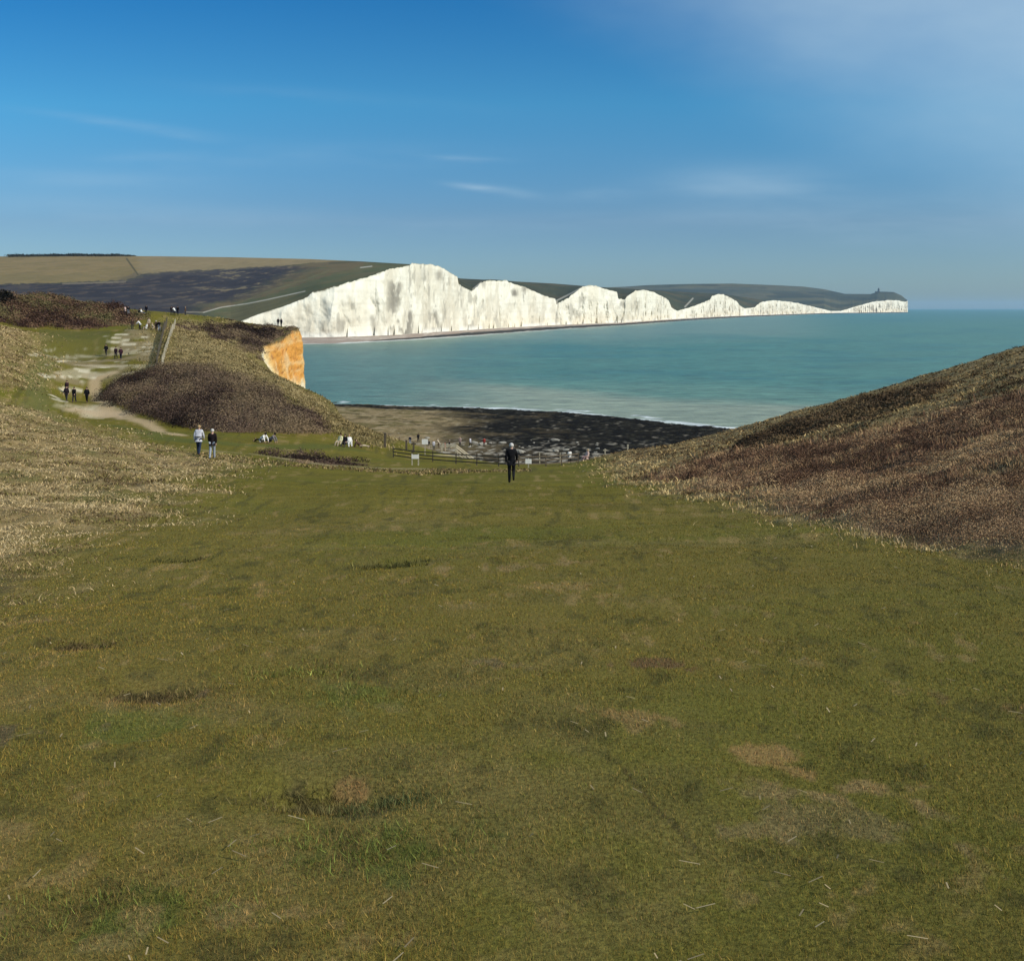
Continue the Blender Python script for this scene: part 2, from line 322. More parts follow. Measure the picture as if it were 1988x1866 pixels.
# chalk: worn ledges, pad and path lines
led = np.zeros(len(Xf)); led0 = M['ledges'] * sst(fbm(Xf / 5, Yf / 1.5, 61, 3, .5), .56, .63) * sst(fbm(Xf / 3.0, Yf / 9, 66, 2), .38, .52)
col = lerp(col, mixcol(col, (.205, .158, .082), np.full(len(Xf), .85)), (M['ledges'] * sst(fbm(Xf / 5, Yf / 3, 69, 3), .32, .5))[:, None])
col = mixcol(col, (.52, .44, .30), np.clip(led0 * .45 + M['chalkpad'] * sst(f1 + f2 * .5, .35, .75) * .8, 0, 1))
def path_mask(pts, w, soft=.6, X=Xf, Y=Yf):
    line = [unproj(*p) for p in pts]
    d = seg_dist(X + (fbm(X / 3, Y / 3, 71, 3) - .5) * w * 1.6, Y + (fbm(X / 3, Y / 3, 75, 3) - .5) * w * 3, line)[0]
    return 1 - sst(d, w * (1 - soft), w * (1 + soft))
for pts, w, cc, a in [([(214, 728), (198, 733), (182, 744), (181, 757), (193, 774), (205, 788), (212, 800), (239, 809), (300, 832), (345, 845)], .8, (.36, .265, .15), .9),
                      ([(150, 797), (190, 800), (235, 806)], 1.3, (.42, .31, .19), .8),
                      ([(415, 878), (480, 882), (560, 893), (640, 903), (720, 908), (830, 912)], .75, (.25, .20, .10), .7),
                      ([(842, 884), (870, 885), (900, 886)], .6, (.36, .29, .15), .8),
                      ([(1210, 1498), (1260, 1555), (1300, 1590), (1352, 1640)], .009, (.05, .04, .018), .7),
                      ([(90, 690), (70, 745), (75, 790), (110, 812)], 1.2, (.105, .105, .03), .7), ([(210, 826), (330, 852), (520, 868), (690, 872)], 1.6, (.075, .085, .018), .7)]:
    col = mixcol(col, cc, path_mask(pts, w) * a)
nzx = (fbm(Xf / 1.6, Yf / 1.6, 77, 3) - .5); nzy = (fbm(Xf / 1.8 + 9, Yf / 1.8, 79, 3) - .5); nzw = fbm(Xf / 2.2, Yf / 1.2, 83, 3)
for (xa, xb, ya, yb_) in [(222, 248, 651, 651), (202, 253, 655, 660), (267, 284, 655, 654), (210, 229, 662, 664), (87, 109, 679, 679), (150, 166, 680, 680), (188, 198, 678, 680), (212, 253, 678, 678), (85, 116, 689, 692), (118, 191, 690, 690), (273, 294, 673, 676), (289, 303, 685, 685),
                         (111, 147, 702, 703), (166, 183, 699, 699), (89, 103, 709, 708), (150, 171, 715, 718), (162, 190, 720, 722), (203, 219, 715, 713), (90, 154, 730, 730), (152, 181, 731, 735), (152, 171, 742, 745), (116, 130, 757, 755), (145, 164, 757, 757), (103, 112, 767, 775), (109, 127, 775, 780), (60, 80, 690, 690), (240, 262, 668, 667), (225, 245, 705, 704)]:
    a_, b_ = unproj(xa, ya), unproj(xb, yb_); d = seg_dist(Xf + nzx * 1.2, Yf + nzy * 1.3, [a_, b_])[0]
    col = mixcol(col, (.60, .53, .38), (1 - sst(d + 1.1 * (nzw - .5), .10, .50)) * .72)
m_green = pip(Xf, Yf, upoly([(75, 640), (215, 642), (215, 688), (80, 690)])); col = mixcol(col, (.085, .082, .025), m_green * .5)
# cut along the cliff line
inside = pip(Xf, Yf, LANDPOLY)
fc = grid_faces(*XX.shape); keep = inside[fc].any(1); fc = fc[keep]
used = np.zeros(len(Xf), bool); used[fc.ravel()] = True
snap = used & ~inside
d_, bx, by = seg_dist(Xf[snap], Yf[snap], CLIFF)
Xg, Yg, Zg = Xf.copy(), Yf.copy(), ZZ.ravel().copy()
Xg[snap] = bx; Yg[snap] = by; Zg[snap] = gi(bx, by, ZZ)
remap = np.cumsum(used) - 1
m_ground = mat_col('turf_ground', 0.95, 0.08, bump=0.022, bscale=34, mott=0.55, mscale=38, detail=8)
setp(mesh('ground', np.stack([Xg, Yg, Zg], 1)[used], remap[fc], m_ground, col[used], smooth=True), 'grassy valley floor and slopes running down to the sea', kind='structure')

# ------------------------------------------------------------------ near cliff curtain
def resample(line, step):
    pts = [np.array(line[0], float)]
    for a, b in zip(line[:-1], line[1:]):
        a = np.array(a, float); b = np.array(b, float); n = max(1, int(np.hypot(*(b - a)) / step))
        for k in range(1, n + 1): pts.append(a + (b - a) * k / n)
    return np.array(pts)
cp = resample(CLIFF[1:], 0.4)
tan = np.gradient(cp, axis=0); tan /= np.linalg.norm(tan, axis=1)[:, None]
ker = np.ones(7) / 7
nx = np.convolve(np.pad(-tan[:, 1], 3, 'edge'), ker, 'valid'); ny = np.convolve(np.pad(tan[:, 0], 3, 'edge'), ker, 'valid')
tst = pip(cp[:, 0] + nx, cp[:, 1] + ny, LANDPOLY); sgn = np.where(tst, -1.0, 1.0); nx *= sgn; ny *= sgn
ztop = gi(cp[:, 0], cp[:, 1], ZZ)
NR = 60; arc = np.arange(len(cp)) * 0.4
vr = np.linspace(0, 1, NR)[:, None]
zz = (ztop[None, :] - 0.03) * (1 - vr) + (-0.5) * vr
drop = ztop[None, :] - zz
A2, Z2 = np.broadcast_arrays(arc[None, :], zz)
outn = -0.25 + 0.10 * drop + sst(drop, 0, 1.2) * 1.5 * (fbm(A2 / 3.2, Z2 / 7, 81, 4) - .42) + sst(drop, 0, .5) * .55 * (fbm(A2 / .9, Z2 / .8, 85, 3) - .45)
cxv = cp[None, :, 0] + nx[None] * outn; cyv = cp[None, :, 1] + ny[None] * outn
fA = fbm(A2 / 2.2, Z2 / 3.0, 91, 4, .6).ravel(); fB = fbm(A2 / .8, Z2 / .5, 95, 4, .6).ravel(); fV = fbm(A2 / .6, Z2 / 5, 99, 3).ravel()
yy_ = np.broadcast_to(cp[None, :, 1], zz.shape).ravel(); dr_ = drop.ravel(); zr_ = zz.ravel()
cc = np.tile(np.array([.66, .58, .40]), (len(fA), 1))
org = sst(yy_ + 7 * (fA - .5) - 0.62 * dr_, 187.0, 190.5) * sst(zr_ + 4 * (fA - .5), 12.4, 14.6)
oc = mixcol(np.tile(np.array([.56, .27, .06]), (len(fA), 1)), (.64, .40, .15), sst(fA, .5, .75)); oc = mixcol(oc, (.26, .11, .035), sst(fB, .56, .70) * .85); oc = mixcol(oc, (.62, .27, .06), sst(fV, .55, .75) * .6)
lay_ = fbm(A2 / 9, Z2 / .8, 97, 3).ravel(); oc = mixcol(oc, (.70, .52, .26), sst(lay_, .55, .70) * .5); oc = mixcol(oc, (.66, .56, .34), sst(fbm(A2 / 3, Z2 / 6, 98, 3).ravel(), .60, .72) * .4)
cc = lerp(cc, oc, org[:, None])
cc = mixcol(cc, (.78, .66, .30), (1 - np.abs(org - .5) * 2) * .4)
cc = mixcol(cc, (.10, .085, .04), 1 - sst(dr_ + 2.2 * (fA - .5), .5, 1.3))
m_cliff = mat_col('cliff_rock', 0.95, 0.1, bump=0.25, bscale=1.6, mott=0.15, mscale=3)
setp(mesh('cliff', np.stack([cxv.ravel(), cyv.ravel(), zr_], 1), grid_faces(*zz.shape), m_cliff, cc), 'rusty orange and cream cliff face at the end of the near headland', kind='structure')

# ------------------------------------------------------------------ foreshore
WATERLINE = [(-140, 390), (-85, 315), (-53, 293), (-29, 286), (-12, 282), (1, 277), (15, 269), (28, 257), (40, 246), (50, 235), (70, 222), (100, 210), (160, 200), (300, 195)]
SEAPOLY = WATERLINE + [(300, 900), (-140, 900)]
bxs = np.arange(-145, 240, 0.62); bys = np.arange(92, 330, 0.8)
BX, BY = np.meshgrid(bxs, bys); bx_, by_ = BX.ravel(), BY.ravel()
dc_ = seg_dist(bx_, by_, CLIFF)[0]; dw_ = seg_dist(bx_, by_, WATERLINE)[0]; sea_ = pip(bx_, by_, SEAPOLY)
dwn = dw_ + 9 * (fbm(bx_ / 16, by_ / 9, 121, 4) - .5)
hb = np.where(sea_, -0.045 * np.maximum(dwn, 0) - .02, 2.6 * dwn / (dc_ + np.abs(dwn) + 1e-3))
rk = fbm(bx_ / 7, by_ / 4.2, 131, 5, .6); rk2 = fbm(bx_ / 1.6, by_ / 1.1, 137, 4, .6)
darkm = np.clip(sst(bx_ + 11 * (fbm(bx_ / 18, by_ / 16, 141, 4) - .5) * 2, -23, -5) + (1 - sst(dwn, 9, 19)), 0, 1)
hb += (rk - .5) * lerp(.35, .9, darkm) + (rk2 - .5) * lerp(.3, .55, darkm) * sst(dwn, -6, 8)
hb = np.where(~sea_ & (dwn > .5), np.maximum(hb, .08 + .35 * rk2 + .2 * rk), hb)
bc = mixcol(np.tile(np.array([.205, .155, .085]), (len(bx_), 1)), (.21, .16, .09), sst(rk2, .5, .7)); bc = mixcol(bc, (.075, .07, .025), sst(rk, .5, .66) * .7)
dk = mixcol(np.tile(np.array([.012, .012, .012]), (len(bx_), 1)), (.038, .036, .027), sst(rk2, .55, .72) * .8)
sp = fbm(bx_ / 2.0, by_ / 3.0, 161, 4, .62); sp2 = fbm(bx_ / 1.3, by_ / 2.4, 167, 3, .6)
bc = mixcol(bc, (.045, .038, .022), sst(sp, .54, .66) * .55); bc = mixcol(bc, (.30, .24, .15), sst(sp2, .58, .68) * .6)
dk = mixcol(dk, (.034, .031, .025), sst(sp, .60, .72) * .5); dk = mixcol(dk, (.17, .15, .12), sst(sp2, .72, .78) * .7)
nearc = 1 - sst(by_, 186, 214)
pale = sst(fbm(bx_ / .9, by_ / 1.6, 151, 3, .6) + .05 * nearc, .66, .72) * nearc
dk = mixcol(dk, (.085, .066, .04), sst(rk + .22 * nearc * (1 - sst(bx_, -10, 15)), .54, .66) * (1 - sst(bx_, -5, 22)) * .75)
bc = lerp(bc, dk, (darkm * sst(rk + .45 * darkm + .25 * (1 - sst(dwn, 8, 18)), .46, .60))[:, None]); bc = mixcol(bc, (.30, .27, .22), pale * .9)
m_beach = mat_col('foreshore_rock', 1.0, 0.0, bump=0.25, bscale=1.5, mott=0.3, mscale=2.2)
setp(mesh('foreshore', np.stack([bx_, by_, hb], 1), grid_faces(*BX.shape), m_beach, bc), 'stony beach and dark weed covered rock platform below the fence', kind='structure')

# ------------------------------------------------------------------ far coast: cliffs, beach, downs
BASE = [(440, 657, 830), (585, 655, 866), (650, 654.5, 880), (780, 649, 969), (917, 640, 1176), (1078, 631, 1497), (1150, 628, 1640), (1214, 626, 1764), (1311, 619.5, 2298), (1380, 615.5, 2820), (1440, 613, 3293), (1520, 610.5, 3950), (1600, 608.3, 4900), (1680, 607, 5489), (1762, 606, 6175)]
TOP = [(440, 632), (465, 625), (500, 611), (560, 592), (598, 577), (606, 568), (640, 560), (690, 545), (725, 535), (755, 523), (795, 516), (800, 512), (830, 513), (852, 517), (875, 530), (888, 539), (890, 552), (905, 561), (917, 566), (932, 550), (950, 544.5), (984, 545), (987, 549), (1000, 552), (1020, 558), (1045, 570), (1078, 581), (1080, 591), (1104, 579), (1107, 575), (1131, 557),
       (1157, 554), (1172, 561), (1198, 568), (1200, 580), (1213, 582), (1217, 576), (1234, 564), (1250, 563.5), (1270, 567), (1285, 574.5), (1298, 583.5), (1304, 598), (1315, 604), (1337, 598), (1358, 590), (1378, 583), (1382, 575), (1395, 571), (1412, 574), (1430, 585), (1437, 594), (1446, 599), (1465, 597), (1475, 588), (1500, 582.5), (1550, 589), (1600, 601), (1612, 604), (1632, 604.2), (1660, 596), (1700, 585.5), (1725, 583.5), (1745, 584), (1755, 586.5), (1762, 584)]
BASE = np.array(BASE, float); TOP = np.array(TOP, float)
px = np.arange(440, 1762.6, 0.8)
db = np.exp(np.interp(px, BASE[:, 0], np.log(BASE[:, 2]))); zb = np.full(len(px), 2.6)
pt = np.interp(px, TOP[:, 0], TOP[:, 1])
pt = pt + (vn(px / 3.1, px * 0, 5) - .5) * 1.6 * np.clip((609 - pt) / 30, 0, 1) + (vn(px / 9., px * 0, 6) - .5) * 2.0 * np.clip((609 - pt) / 40, 0, 1)
H0 = EYE - (pt - HY) * db / FPX
bay = np.interp(px, [440, 895, 905, 917, 930, 1060, 1079, 1095, 1195, 1207, 1220, 1300, 1315, 1340, 1430, 1450, 1480, 1600, 1625, 1660, 1762], [0, 0, 14, 20, 10, 0, 24, 6, 0, 22, 0, 0, 40, 6, 0, 40, 0, 0, 40, 0, 0])
dt_ = db + np.maximum(H0, 0) * 0.16 + bay
ht = EYE - (pt - HY) * dt_ / FPX
xw = (px - CX) / FPX * db; sarc = np.concatenate([[0], np.cumsum(np.hypot(np.diff(xw), np.diff(db)))])
NV = 64; vv = np.linspace(0, 1, NV)[:, None]
zz = lerp(zb[None], ht[None], vv); dd = lerp(db[None], dt_[None], vv ** 0.85)
S2, V2 = np.broadcast_arrays(sarc[None, :], vv)
amp = np.interp(px, [440, 900, 1762], [7, 8, 26])[None, :] * np.clip((ht - 3) / 30, .1, 1)[None, :]
rib = (fbm(S2 / 45, zz / 70, 201, 4, .5) - .5) * 1.7 + (np.abs(fbm(S2 / 17, zz / 40, 205, 3) - .5)) * .7 + (fbm(S2 / 9, zz / 9, 207, 3) - .5) * .5 + np.abs(np.mod(S2 / 38 + 1.5 * fbm(S2 / 60, zz / 50, 211, 3), 1) - .5) * 1.3
dd2 = dd - amp * (rib) * (1 - vv ** 6) - 5 * np.clip(1 - (zz - 2.6) / 9, 0, 1) * (fbm(S2 / 14, V2 * 0, 209, 3) > .52) * np.clip((ht - 3) / 20, 0, 1)
ratio = (px - CX)[None, :] / FPX
vx = ratio * dd2; vy = dd2
pyv = HY + (EYE - zz) / dd2 * FPX
PXV = np.broadcast_to(px[None], zz.shape).ravel(); PYV = pyv.ravel()
s_ = S2.ravel(); z_ = zz.ravel(); v_ = V2.ravel()
w_ = np.clip((px - 440) / 1300, 0, 1)[None].repeat(NV, 0).ravel(); sscale = 1 + 3.5 * w_
st1 = fbm(s_ / (9 * sscale), z_ / 90, 221, 4, .6); st2 = fbm(s_ / (5.0 * sscale), z_ / 34, 225, 4, .6); lay = fbm(s_ / 120, z_ / 2.4, 229, 4); st3 = fbm(s_ / (4.2 * sscale), z_ / 20, 235, 4, .62); st4 = fbm(s_ / (14 * sscale), z_ / 30, 239, 4, .65)
c = np.tile(np.array([.735, .70, .585]), (len(s_), 1))
c = mixcol(c, (.60, .54, .41), sst(st1, .50, .66) * .45); c = mixcol(c, (.50, .44, .33), sst(st2 + .15 * (1 - v_), .56, .72) * .40)
c = mixcol(c, (.70, .61, .44), sst(1 - v_, .55, 1.0) * sst(PXV, 860, 960) * .45)
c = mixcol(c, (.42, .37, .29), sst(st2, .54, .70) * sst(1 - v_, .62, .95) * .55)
c = mixcol(c, (.46, .43, .36), sst(lay, .57, .66) * .22); c = mixcol(c, (.52, .47, .36), sst(st4 + .3 * (st3 - .5), .58, .66) * .4); c = mixcol(c, (.30, .28, .23), sst(st3 + .5 * (st4 - .5), .66, .72) * .5)
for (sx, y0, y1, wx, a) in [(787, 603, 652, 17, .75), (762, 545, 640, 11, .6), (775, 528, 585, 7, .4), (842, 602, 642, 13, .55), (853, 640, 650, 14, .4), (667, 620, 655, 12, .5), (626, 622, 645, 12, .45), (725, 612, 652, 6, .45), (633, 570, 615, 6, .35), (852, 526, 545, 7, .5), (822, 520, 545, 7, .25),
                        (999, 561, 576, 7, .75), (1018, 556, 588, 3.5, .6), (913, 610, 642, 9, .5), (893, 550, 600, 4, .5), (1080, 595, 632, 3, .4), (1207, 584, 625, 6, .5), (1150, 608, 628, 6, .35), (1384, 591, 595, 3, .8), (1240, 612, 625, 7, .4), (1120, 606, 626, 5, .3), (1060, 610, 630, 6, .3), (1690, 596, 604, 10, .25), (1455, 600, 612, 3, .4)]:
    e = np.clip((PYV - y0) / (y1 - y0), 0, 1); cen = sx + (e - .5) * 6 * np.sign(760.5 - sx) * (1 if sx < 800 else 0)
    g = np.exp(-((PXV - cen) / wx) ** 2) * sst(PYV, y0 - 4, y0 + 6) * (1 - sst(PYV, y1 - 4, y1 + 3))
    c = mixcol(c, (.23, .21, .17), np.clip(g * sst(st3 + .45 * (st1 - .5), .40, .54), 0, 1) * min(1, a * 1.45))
c = mixcol(c, (.72, .70, .63), (1 - sst(z_, 4, 9)) * .7 * sst(fbm(s_ / 30, s_ * 0, 233, 3), .45, .55))
turf_top = (1 - sst((ht[None] - zz).ravel() + 3 * (st2 - .5), .1, .9)) * .55
c = mixcol(c, (.10, .10, .045), turf_top)
m_chalk = mat_col('chalk', 0.95, 0.08, bump=1.2, bscale=0.12, mott=0.06, mscale=0.15, stretch=(1, 1, .25))
# the chain of headlands is cut at the dips, so that each is its own object
cuts = [0] + [int(np.argmin(np.abs(px - q))) for q in (917, 1079, 1207, 1313, 1450, 1622)] + [len(px) - 1]
LB = ['tallest white chalk cliff with grey streaks, nearest across the bay', 'second white chalk cliff with a grey oval stain near its top', 'third white chalk cliff, steep sided with a flat narrow top', 'fourth white chalk cliff with a rounded top',
      'fifth white chalk cliff, low with a knob on its right side', 'sixth white chalk cliff, long and low, falling away to the right', 'last white chalk headland, ending in a sheer edge at open sea']
VV3 = np.stack([vx, vy, zz], -1); CC3 = c.reshape(NV, -1, 3)
for k in range(7):
    a, b = cuts[k], cuts[k + 1] + 1
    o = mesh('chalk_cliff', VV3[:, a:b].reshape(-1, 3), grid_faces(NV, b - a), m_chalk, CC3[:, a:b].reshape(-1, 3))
    setp(o, LB[k], None, 'white chalk cliffs across the bay', 'structure')
# sheer end wall of the last headland
e0 = VV3[:, -1]; n_e = 24; ev = []
for j in range(n_e):
    q = e0.copy(); q[:, 1] += j * 22; q[:, 0] += j * 22 * 0.16 - 4 * j * (j > 0) * .2; ev.append(q)
ev = np.array(ev).transpose(1, 0, 2)
o = mesh('chalk_cliff', ev.reshape(-1, 3), grid_faces(NV, n_e), m_chalk, np.tile(np.array([.76, .74, .66]), (NV * n_e, 1))); setp(o, 'seaward end wall of the last chalk headland', None, None, 'structure')

# far shore strip
WL = np.array([(440, 672, 0), (585, 668, 0), (650, 667, 0), (700, 664, 0), (780, 660, 0), (900, 653, 0), (1080, 640, 0), (1210, 632, 0), (1310, 624.5, 0), (1440, 616.5, 0), (1520, 613, 0), (1600, 610, 0), (1762, 607.6, 0)])
dwl = np.exp(np.interp(px, WL[:, 0], np.log(EYE * FPX / (WL[:, 1] - HY))))
NB = 30; bv = np.linspace(-.12, 1.05, NB)[:, None]
nzl = (fbm(sarc / 40, sarc * 0, 301, 4) - .5)[None, :]
fd = lerp((db + 6)[None], dwl[None], bv) + nzl * (db - dwl)[None] * .18 * sst(bv, .3, 1)
fz = 3.2 * (1 - bv) - .05 + (fbm(S2[:NB] / 18, bv * 9 + S2[:NB] / 50, 303, 4) - .5) * .9 * sst(bv, .1, .4) - .6 * sst(bv, 1.0, 1.05)
bvf = np.broadcast_to(bv, fd.shape).ravel(); sf = np.broadcast_to(sarc[None], fd.shape).ravel(); pf = np.broadcast_to(px[None], fd.shape).ravel()
nb = fbm(sf / 30, bvf * 6, 307, 4, .6)
fcx = mixcol(np.tile(np.array([.30, .235, .19]), (len(sf), 1)), (.42, .36, .30), sst(nb, .5, .7))
lo = np.interp(pf, [440, 640, 760, 900, 1100, 1762], [1.2, 1.02, .80, .55, .45, .35])
hi_ = np.interp(pf, [440, 700, 900, 1762], [1.2, 1.0, .92, .98])
fcx = mixcol(fcx, (.035, .034, .030), sst(bvf + .3 * (nb - .5), lo - .05, lo + .08) * (1 - sst(bvf + .1 * (nb - .5), hi_, hi_ + .06)))
fcx = mixcol(fcx, (.60, .57, .50), (1 - sst(bvf + .3 * (nb - .5), .05, .22)) * sst(pf, 700, 900) * .8)
m_shore = mat_col('far_shore_stone', 0.9, 0.15, bump=.4, bscale=.3, mott=.2, mscale=.3)
setp(mesh('beach', np.stack([(px - CX)[None] / FPX * fd, fd, fz], -1).reshape(-1, 3), grid_faces(*fd.shape), m_shore, fcx), 'narrow shingle beach and dark ledges under the white cliffs', kind='structure')

# downs behind the cliffs: columns from a front line back to a skyline
def land(name, xs, front, back, label, colf, nrow=150, power=1.0, bulge=0.0):
    fr = np.array(front, float); bk = np.array(back, float)
    fy = np.interp(xs, fr[:, 0], fr[:, 1]); fdp = np.exp(np.interp(xs, fr[:, 0], np.log(fr[:, 2])))
    ky = np.interp(xs, bk[:, 0], bk[:, 1]); kd = np.exp(np.interp(xs, bk[:, 0], np.log(bk[:, 2])))
    zf = EYE - (fy - HY) * fdp / FPX; zk = EYE - (ky - HY) * kd / FPX
    v = np.linspace(0, 1, nrow)[:, None]
    d = lerp(fdp[None], kd[None], v ** 1.3); tt = ((d - fdp) / (kd - fdp))
    z = lerp(zf[None], zk[None], tt ** power) + bulge * np.sin(np.pi * tt)
    X = (xs - CX)[None] / FPX * d
    z = z + (fbm(X / 130, d / 170, 401, 4) - .5) * 9 * np.sin(np.pi * np.clip(tt, 0, 1))
    py = HY + (EYE - z) / d * FPX
    cc = colf(np.broadcast_to(xs[None], d.shape).ravel(), py.ravel(), X.ravel(), d.ravel())
    sk = [(1.03, .985), (1.12, .80), (1.25, .3)]
    Xs = [X]; Ds = [d]; Zs = [z]
    for a, b in sk:
        Xs.append((X[-1] * a)[None]); Ds.append((d[-1] * a)[None]); Zs.append((z[-1] * b - (1 - b) * 5)[None])
    Xs.insert(0, X[:1] * 1.0); Ds.insert(0, d[:1] + .3); Zs.insert(0, np.minimum(z[:1] - 25, -2) * 0 - 3)
    X = np.vstack(Xs); d = np.vstack(Ds); z = np.vstack(Zs)
    cc = cc.reshape(nrow, -1, 3); cc = np.concatenate([cc[:1], cc, cc[-1:].repeat(3, 0)], 0).reshape(-1, 3)
    return setp(mesh(name, np.stack([X, d, z], -1).reshape(-1, 3), grid_faces(*X.shape), m_land, cc, smooth=True), label, kind='structure'), (fdp, kd, zf, zk)
m_land = mat_col('downland', 0.95, 0.05, bump=1.5, bscale=.06, mott=.18, mscale=.05)
def pline(px_, py_, pts):
    return seg_dist(px_, py_, pts)[0]
def col1(px_, py_, X, d):
    a = fbm(X / 60, d / 60, 411, 4, .6); b = fbm(X / 12, d / 26, 417, 4, .65); g = fbm(px_ / 9, py_ / 3, 421, 3)
    c = np.tile(np.array([.085, .090, .045]), (len(X), 1))
    c = mixcol(c, (.12, .10, .05), sst(a, .45, .65) * .7)
    wy = py_ + 5 * (g - .5); wx = px_ + 14 * (g - .5)
    tanf = pip(wx, py_ + 1.2 * (g - .5), [(-400, 440), (720, 440), (715, 504), (600, 511), (545, 518), (400, 525), (275, 533), (240, 545), (150, 548), (0, 554), (-400, 562)])
    woodp = [(-400, 563), (0, 553), (150, 549), (240, 545), (275, 533), (400, 525), (560, 516), (600, 520), (560, 537), (520, 560), (470, 582), (400, 590), (390, 620), (-400, 640)]
    wood = sum(pip(wx + dx_, wy + dy_, woodp) * 1.0 for dx_, dy_ in ((-22, 1.5), (-12, -1), (-4, 1), (4, -1.5), (12, .5), (22, 0), (34, -.5))) / 7
    brn = pip(wx, wy, [(560, 515), (625, 509), (720, 508), (690, 520), (620, 540), (560, 560), (490, 582), (400, 606), (380, 604), (470, 575), (520, 552)])
    c = mixcol(c, (.125, .092, .05), brn * .8 * sst(b + .3 * a, .4, .6))
    tc_ = mixcol(np.tile(np.array([.205, .148, .068]), (len(X), 1)), (.18, .135, .06), sst(a, .4, .6)); tc_ = mixcol(tc_, (.23, .18, .105), sst(px_ + 40 * (a - .5), 262, 275) * .5)
    tc_ = mixcol(tc_, (.13, .115, .05), sst(py_, 527, 548) * .25)
    c = lerp(c, tc_, tanf[:, None] * 1.0)
    wc = mixcol(np.tile(np.array([.034, .031, .036]), (len(X), 1)), (.075, .058, .048), sst(b, .50, .7)); wc = mixcol(wc, (.06, .052, .05), sst(a, .5, .65) * .6); wc = mixcol(wc, (.15, .12, .075), sst(b + .3 * (a - .5), .62, .72) * sst(px_, 300, 460))
    c = lerp(c, wc, wood[:, None] * 1.0)
    c = mixcol(c, (.30, .24, .15), ((np.abs(py_ - 549.5 - (px_ - 190) * -.03) < 1.6) & (px_ > 120) & (px_ < 245)) * .35)
    def trk(pts, w, cc, al):
        nonlocal c
        dd_ = pline(px_, py_, pts); c = mixcol(c, cc, (1 - sst(dd_, w * .6, w * 1.5)) * al)
    trk([(395, 607), (430, 597), (480, 590), (520, 582), (560, 573), (592, 566)], 1.0, (.42, .38, .31), .75)
    trk([(360, 606), (395, 607)], 1.0, (.35, .30, .23), .4)
    trk([(700, 520), (722, 517.5)], 1.0, (.42, .40, .34), .7)
    trk([(640, 512), (700, 508), (795, 513)], 1.6, (.05, .05, .03), .5)
    trk([(458, 592), (520, 566), (590, 545), (640, 525)], 1.5, (.13, .12, .06), .5)
    trk([(246, 503), (258, 520), (268, 534)], 1.5, (.06, .055, .03), .8)
    return c
pxl = np.arange(-340, 893, 1.0)
_kk = np.ones(61) / 61; spt = np.convolve(np.pad(np.interp(px, TOP[:, 0], TOP[:, 1]), 30, 'edge'), _kk, 'valid'); sdt = np.convolve(np.pad(db + np.maximum(H0, 0) * .16, 30, 'edge'), _kk, 'valid')
front1 = [(-340, 640, 760), (200, 640, 760), (330, 640, 790)] + [(float(a), float(b), float(d0)) for a, b, d0 in zip(px[::10], spt[::10] + .6, sdt[::10] + 4) if 440 < a <= 893]
back1 = [(-340, 505, 2300), (0, 498.5, 2100), (130, 497.5, 2050), (300, 498, 1980), (450, 500, 1900), (600, 503.5, 1800), (700, 508, 1650), (795, 513.5, 1450), (830, 521, 1500), (893, 542, 1900)]
_, L1 = land('hill', pxl, front1, back1, 'far downs with tan fields and a dark wooded slope left of the white cliffs', col1, 190, 1.0, -6)
def col2(px_, py_, X, d):
    a = fbm(X / 120, d / 120, 431, 4, .6); b = fbm(X / 40, d / 60, 437, 4)
    c = mixcol(np.tile(np.array([.050, .056, .036]), (len(X), 1)), (.085, .072, .042), sst(a, .45, .65) * .8); c = mixcol(c, (.028, .032, .026), sst(b, .55, .7) * .6)
    for pts in ([(1075, 587), (1105, 572), (1130, 559)], [(918, 562), (934, 549)], [(1330, 596), (1345, 580)]):
        c = mixcol(c, (.50, .46, .38), (1 - sst(pline(px_, py_, pts), .8, 2.2)) * .55)
    return c
px2 = np.arange(880, 1520, 1.0)
front2 = [(float(a), float(b) + .3, float(d0) + 1) for a, b, d0 in zip(px[::6], spt[::6] + 3, dt_[::6] + 15) if 878 <= a <= 1522]
back2 = [(878, 540.5, 2300), (950, 544, 2450), (1000, 547, 2500), (1075, 551, 2700), (1150, 557, 2900), (1240, 562, 3300), (1300, 566, 3600), (1400, 571, 4100), (1470, 581, 4500), (1520, 592, 4800)]
land('hill', px2, front2, back2, 'dark rolling downs showing in the dips between the white cliffs', col2, 60)
def col3(px_, py_, X, d):
    a = fbm(X / 300, d / 300, 441, 4, .6)
    c = mixcol(np.tile(np.array([.062, .070, .050]), (len(X), 1)), (.10, .095, .06), sst(a, .45, .62)); c = mixcol(c, (.035, .042, .036), sst(fbm(X / 160, d / 400, 447, 3), .52, .66) * .7)
    return c
px3 = np.arange(1150, 1763, 1.0)
front3 = [(1150, 600, 5200), (1440, 606, 5300)] + [(float(a), float(b) + .2, float(d0) + 3) for a, b, d0 in zip(px, pt, dt_) if a >= 1600]
back3 = [(1150, 560, 8200), (1215, 557, 8200), (1260, 554, 8200), (1330, 552, 8200), (1420, 551, 8200), (1500, 554, 8000), (1560, 557, 7900), (1600, 562, 7700), (1640, 571, 7200), (1690, 571.5, 6900), (1706, 566.5, 6850), (1735, 567.5, 6750), (1750, 574, 6600), (1757, 580, 6450), (1762, 583.5, 6300)]
land('hill', px3, front3, back3, 'distant bluish headland behind the last white cliffs', col3, 60)

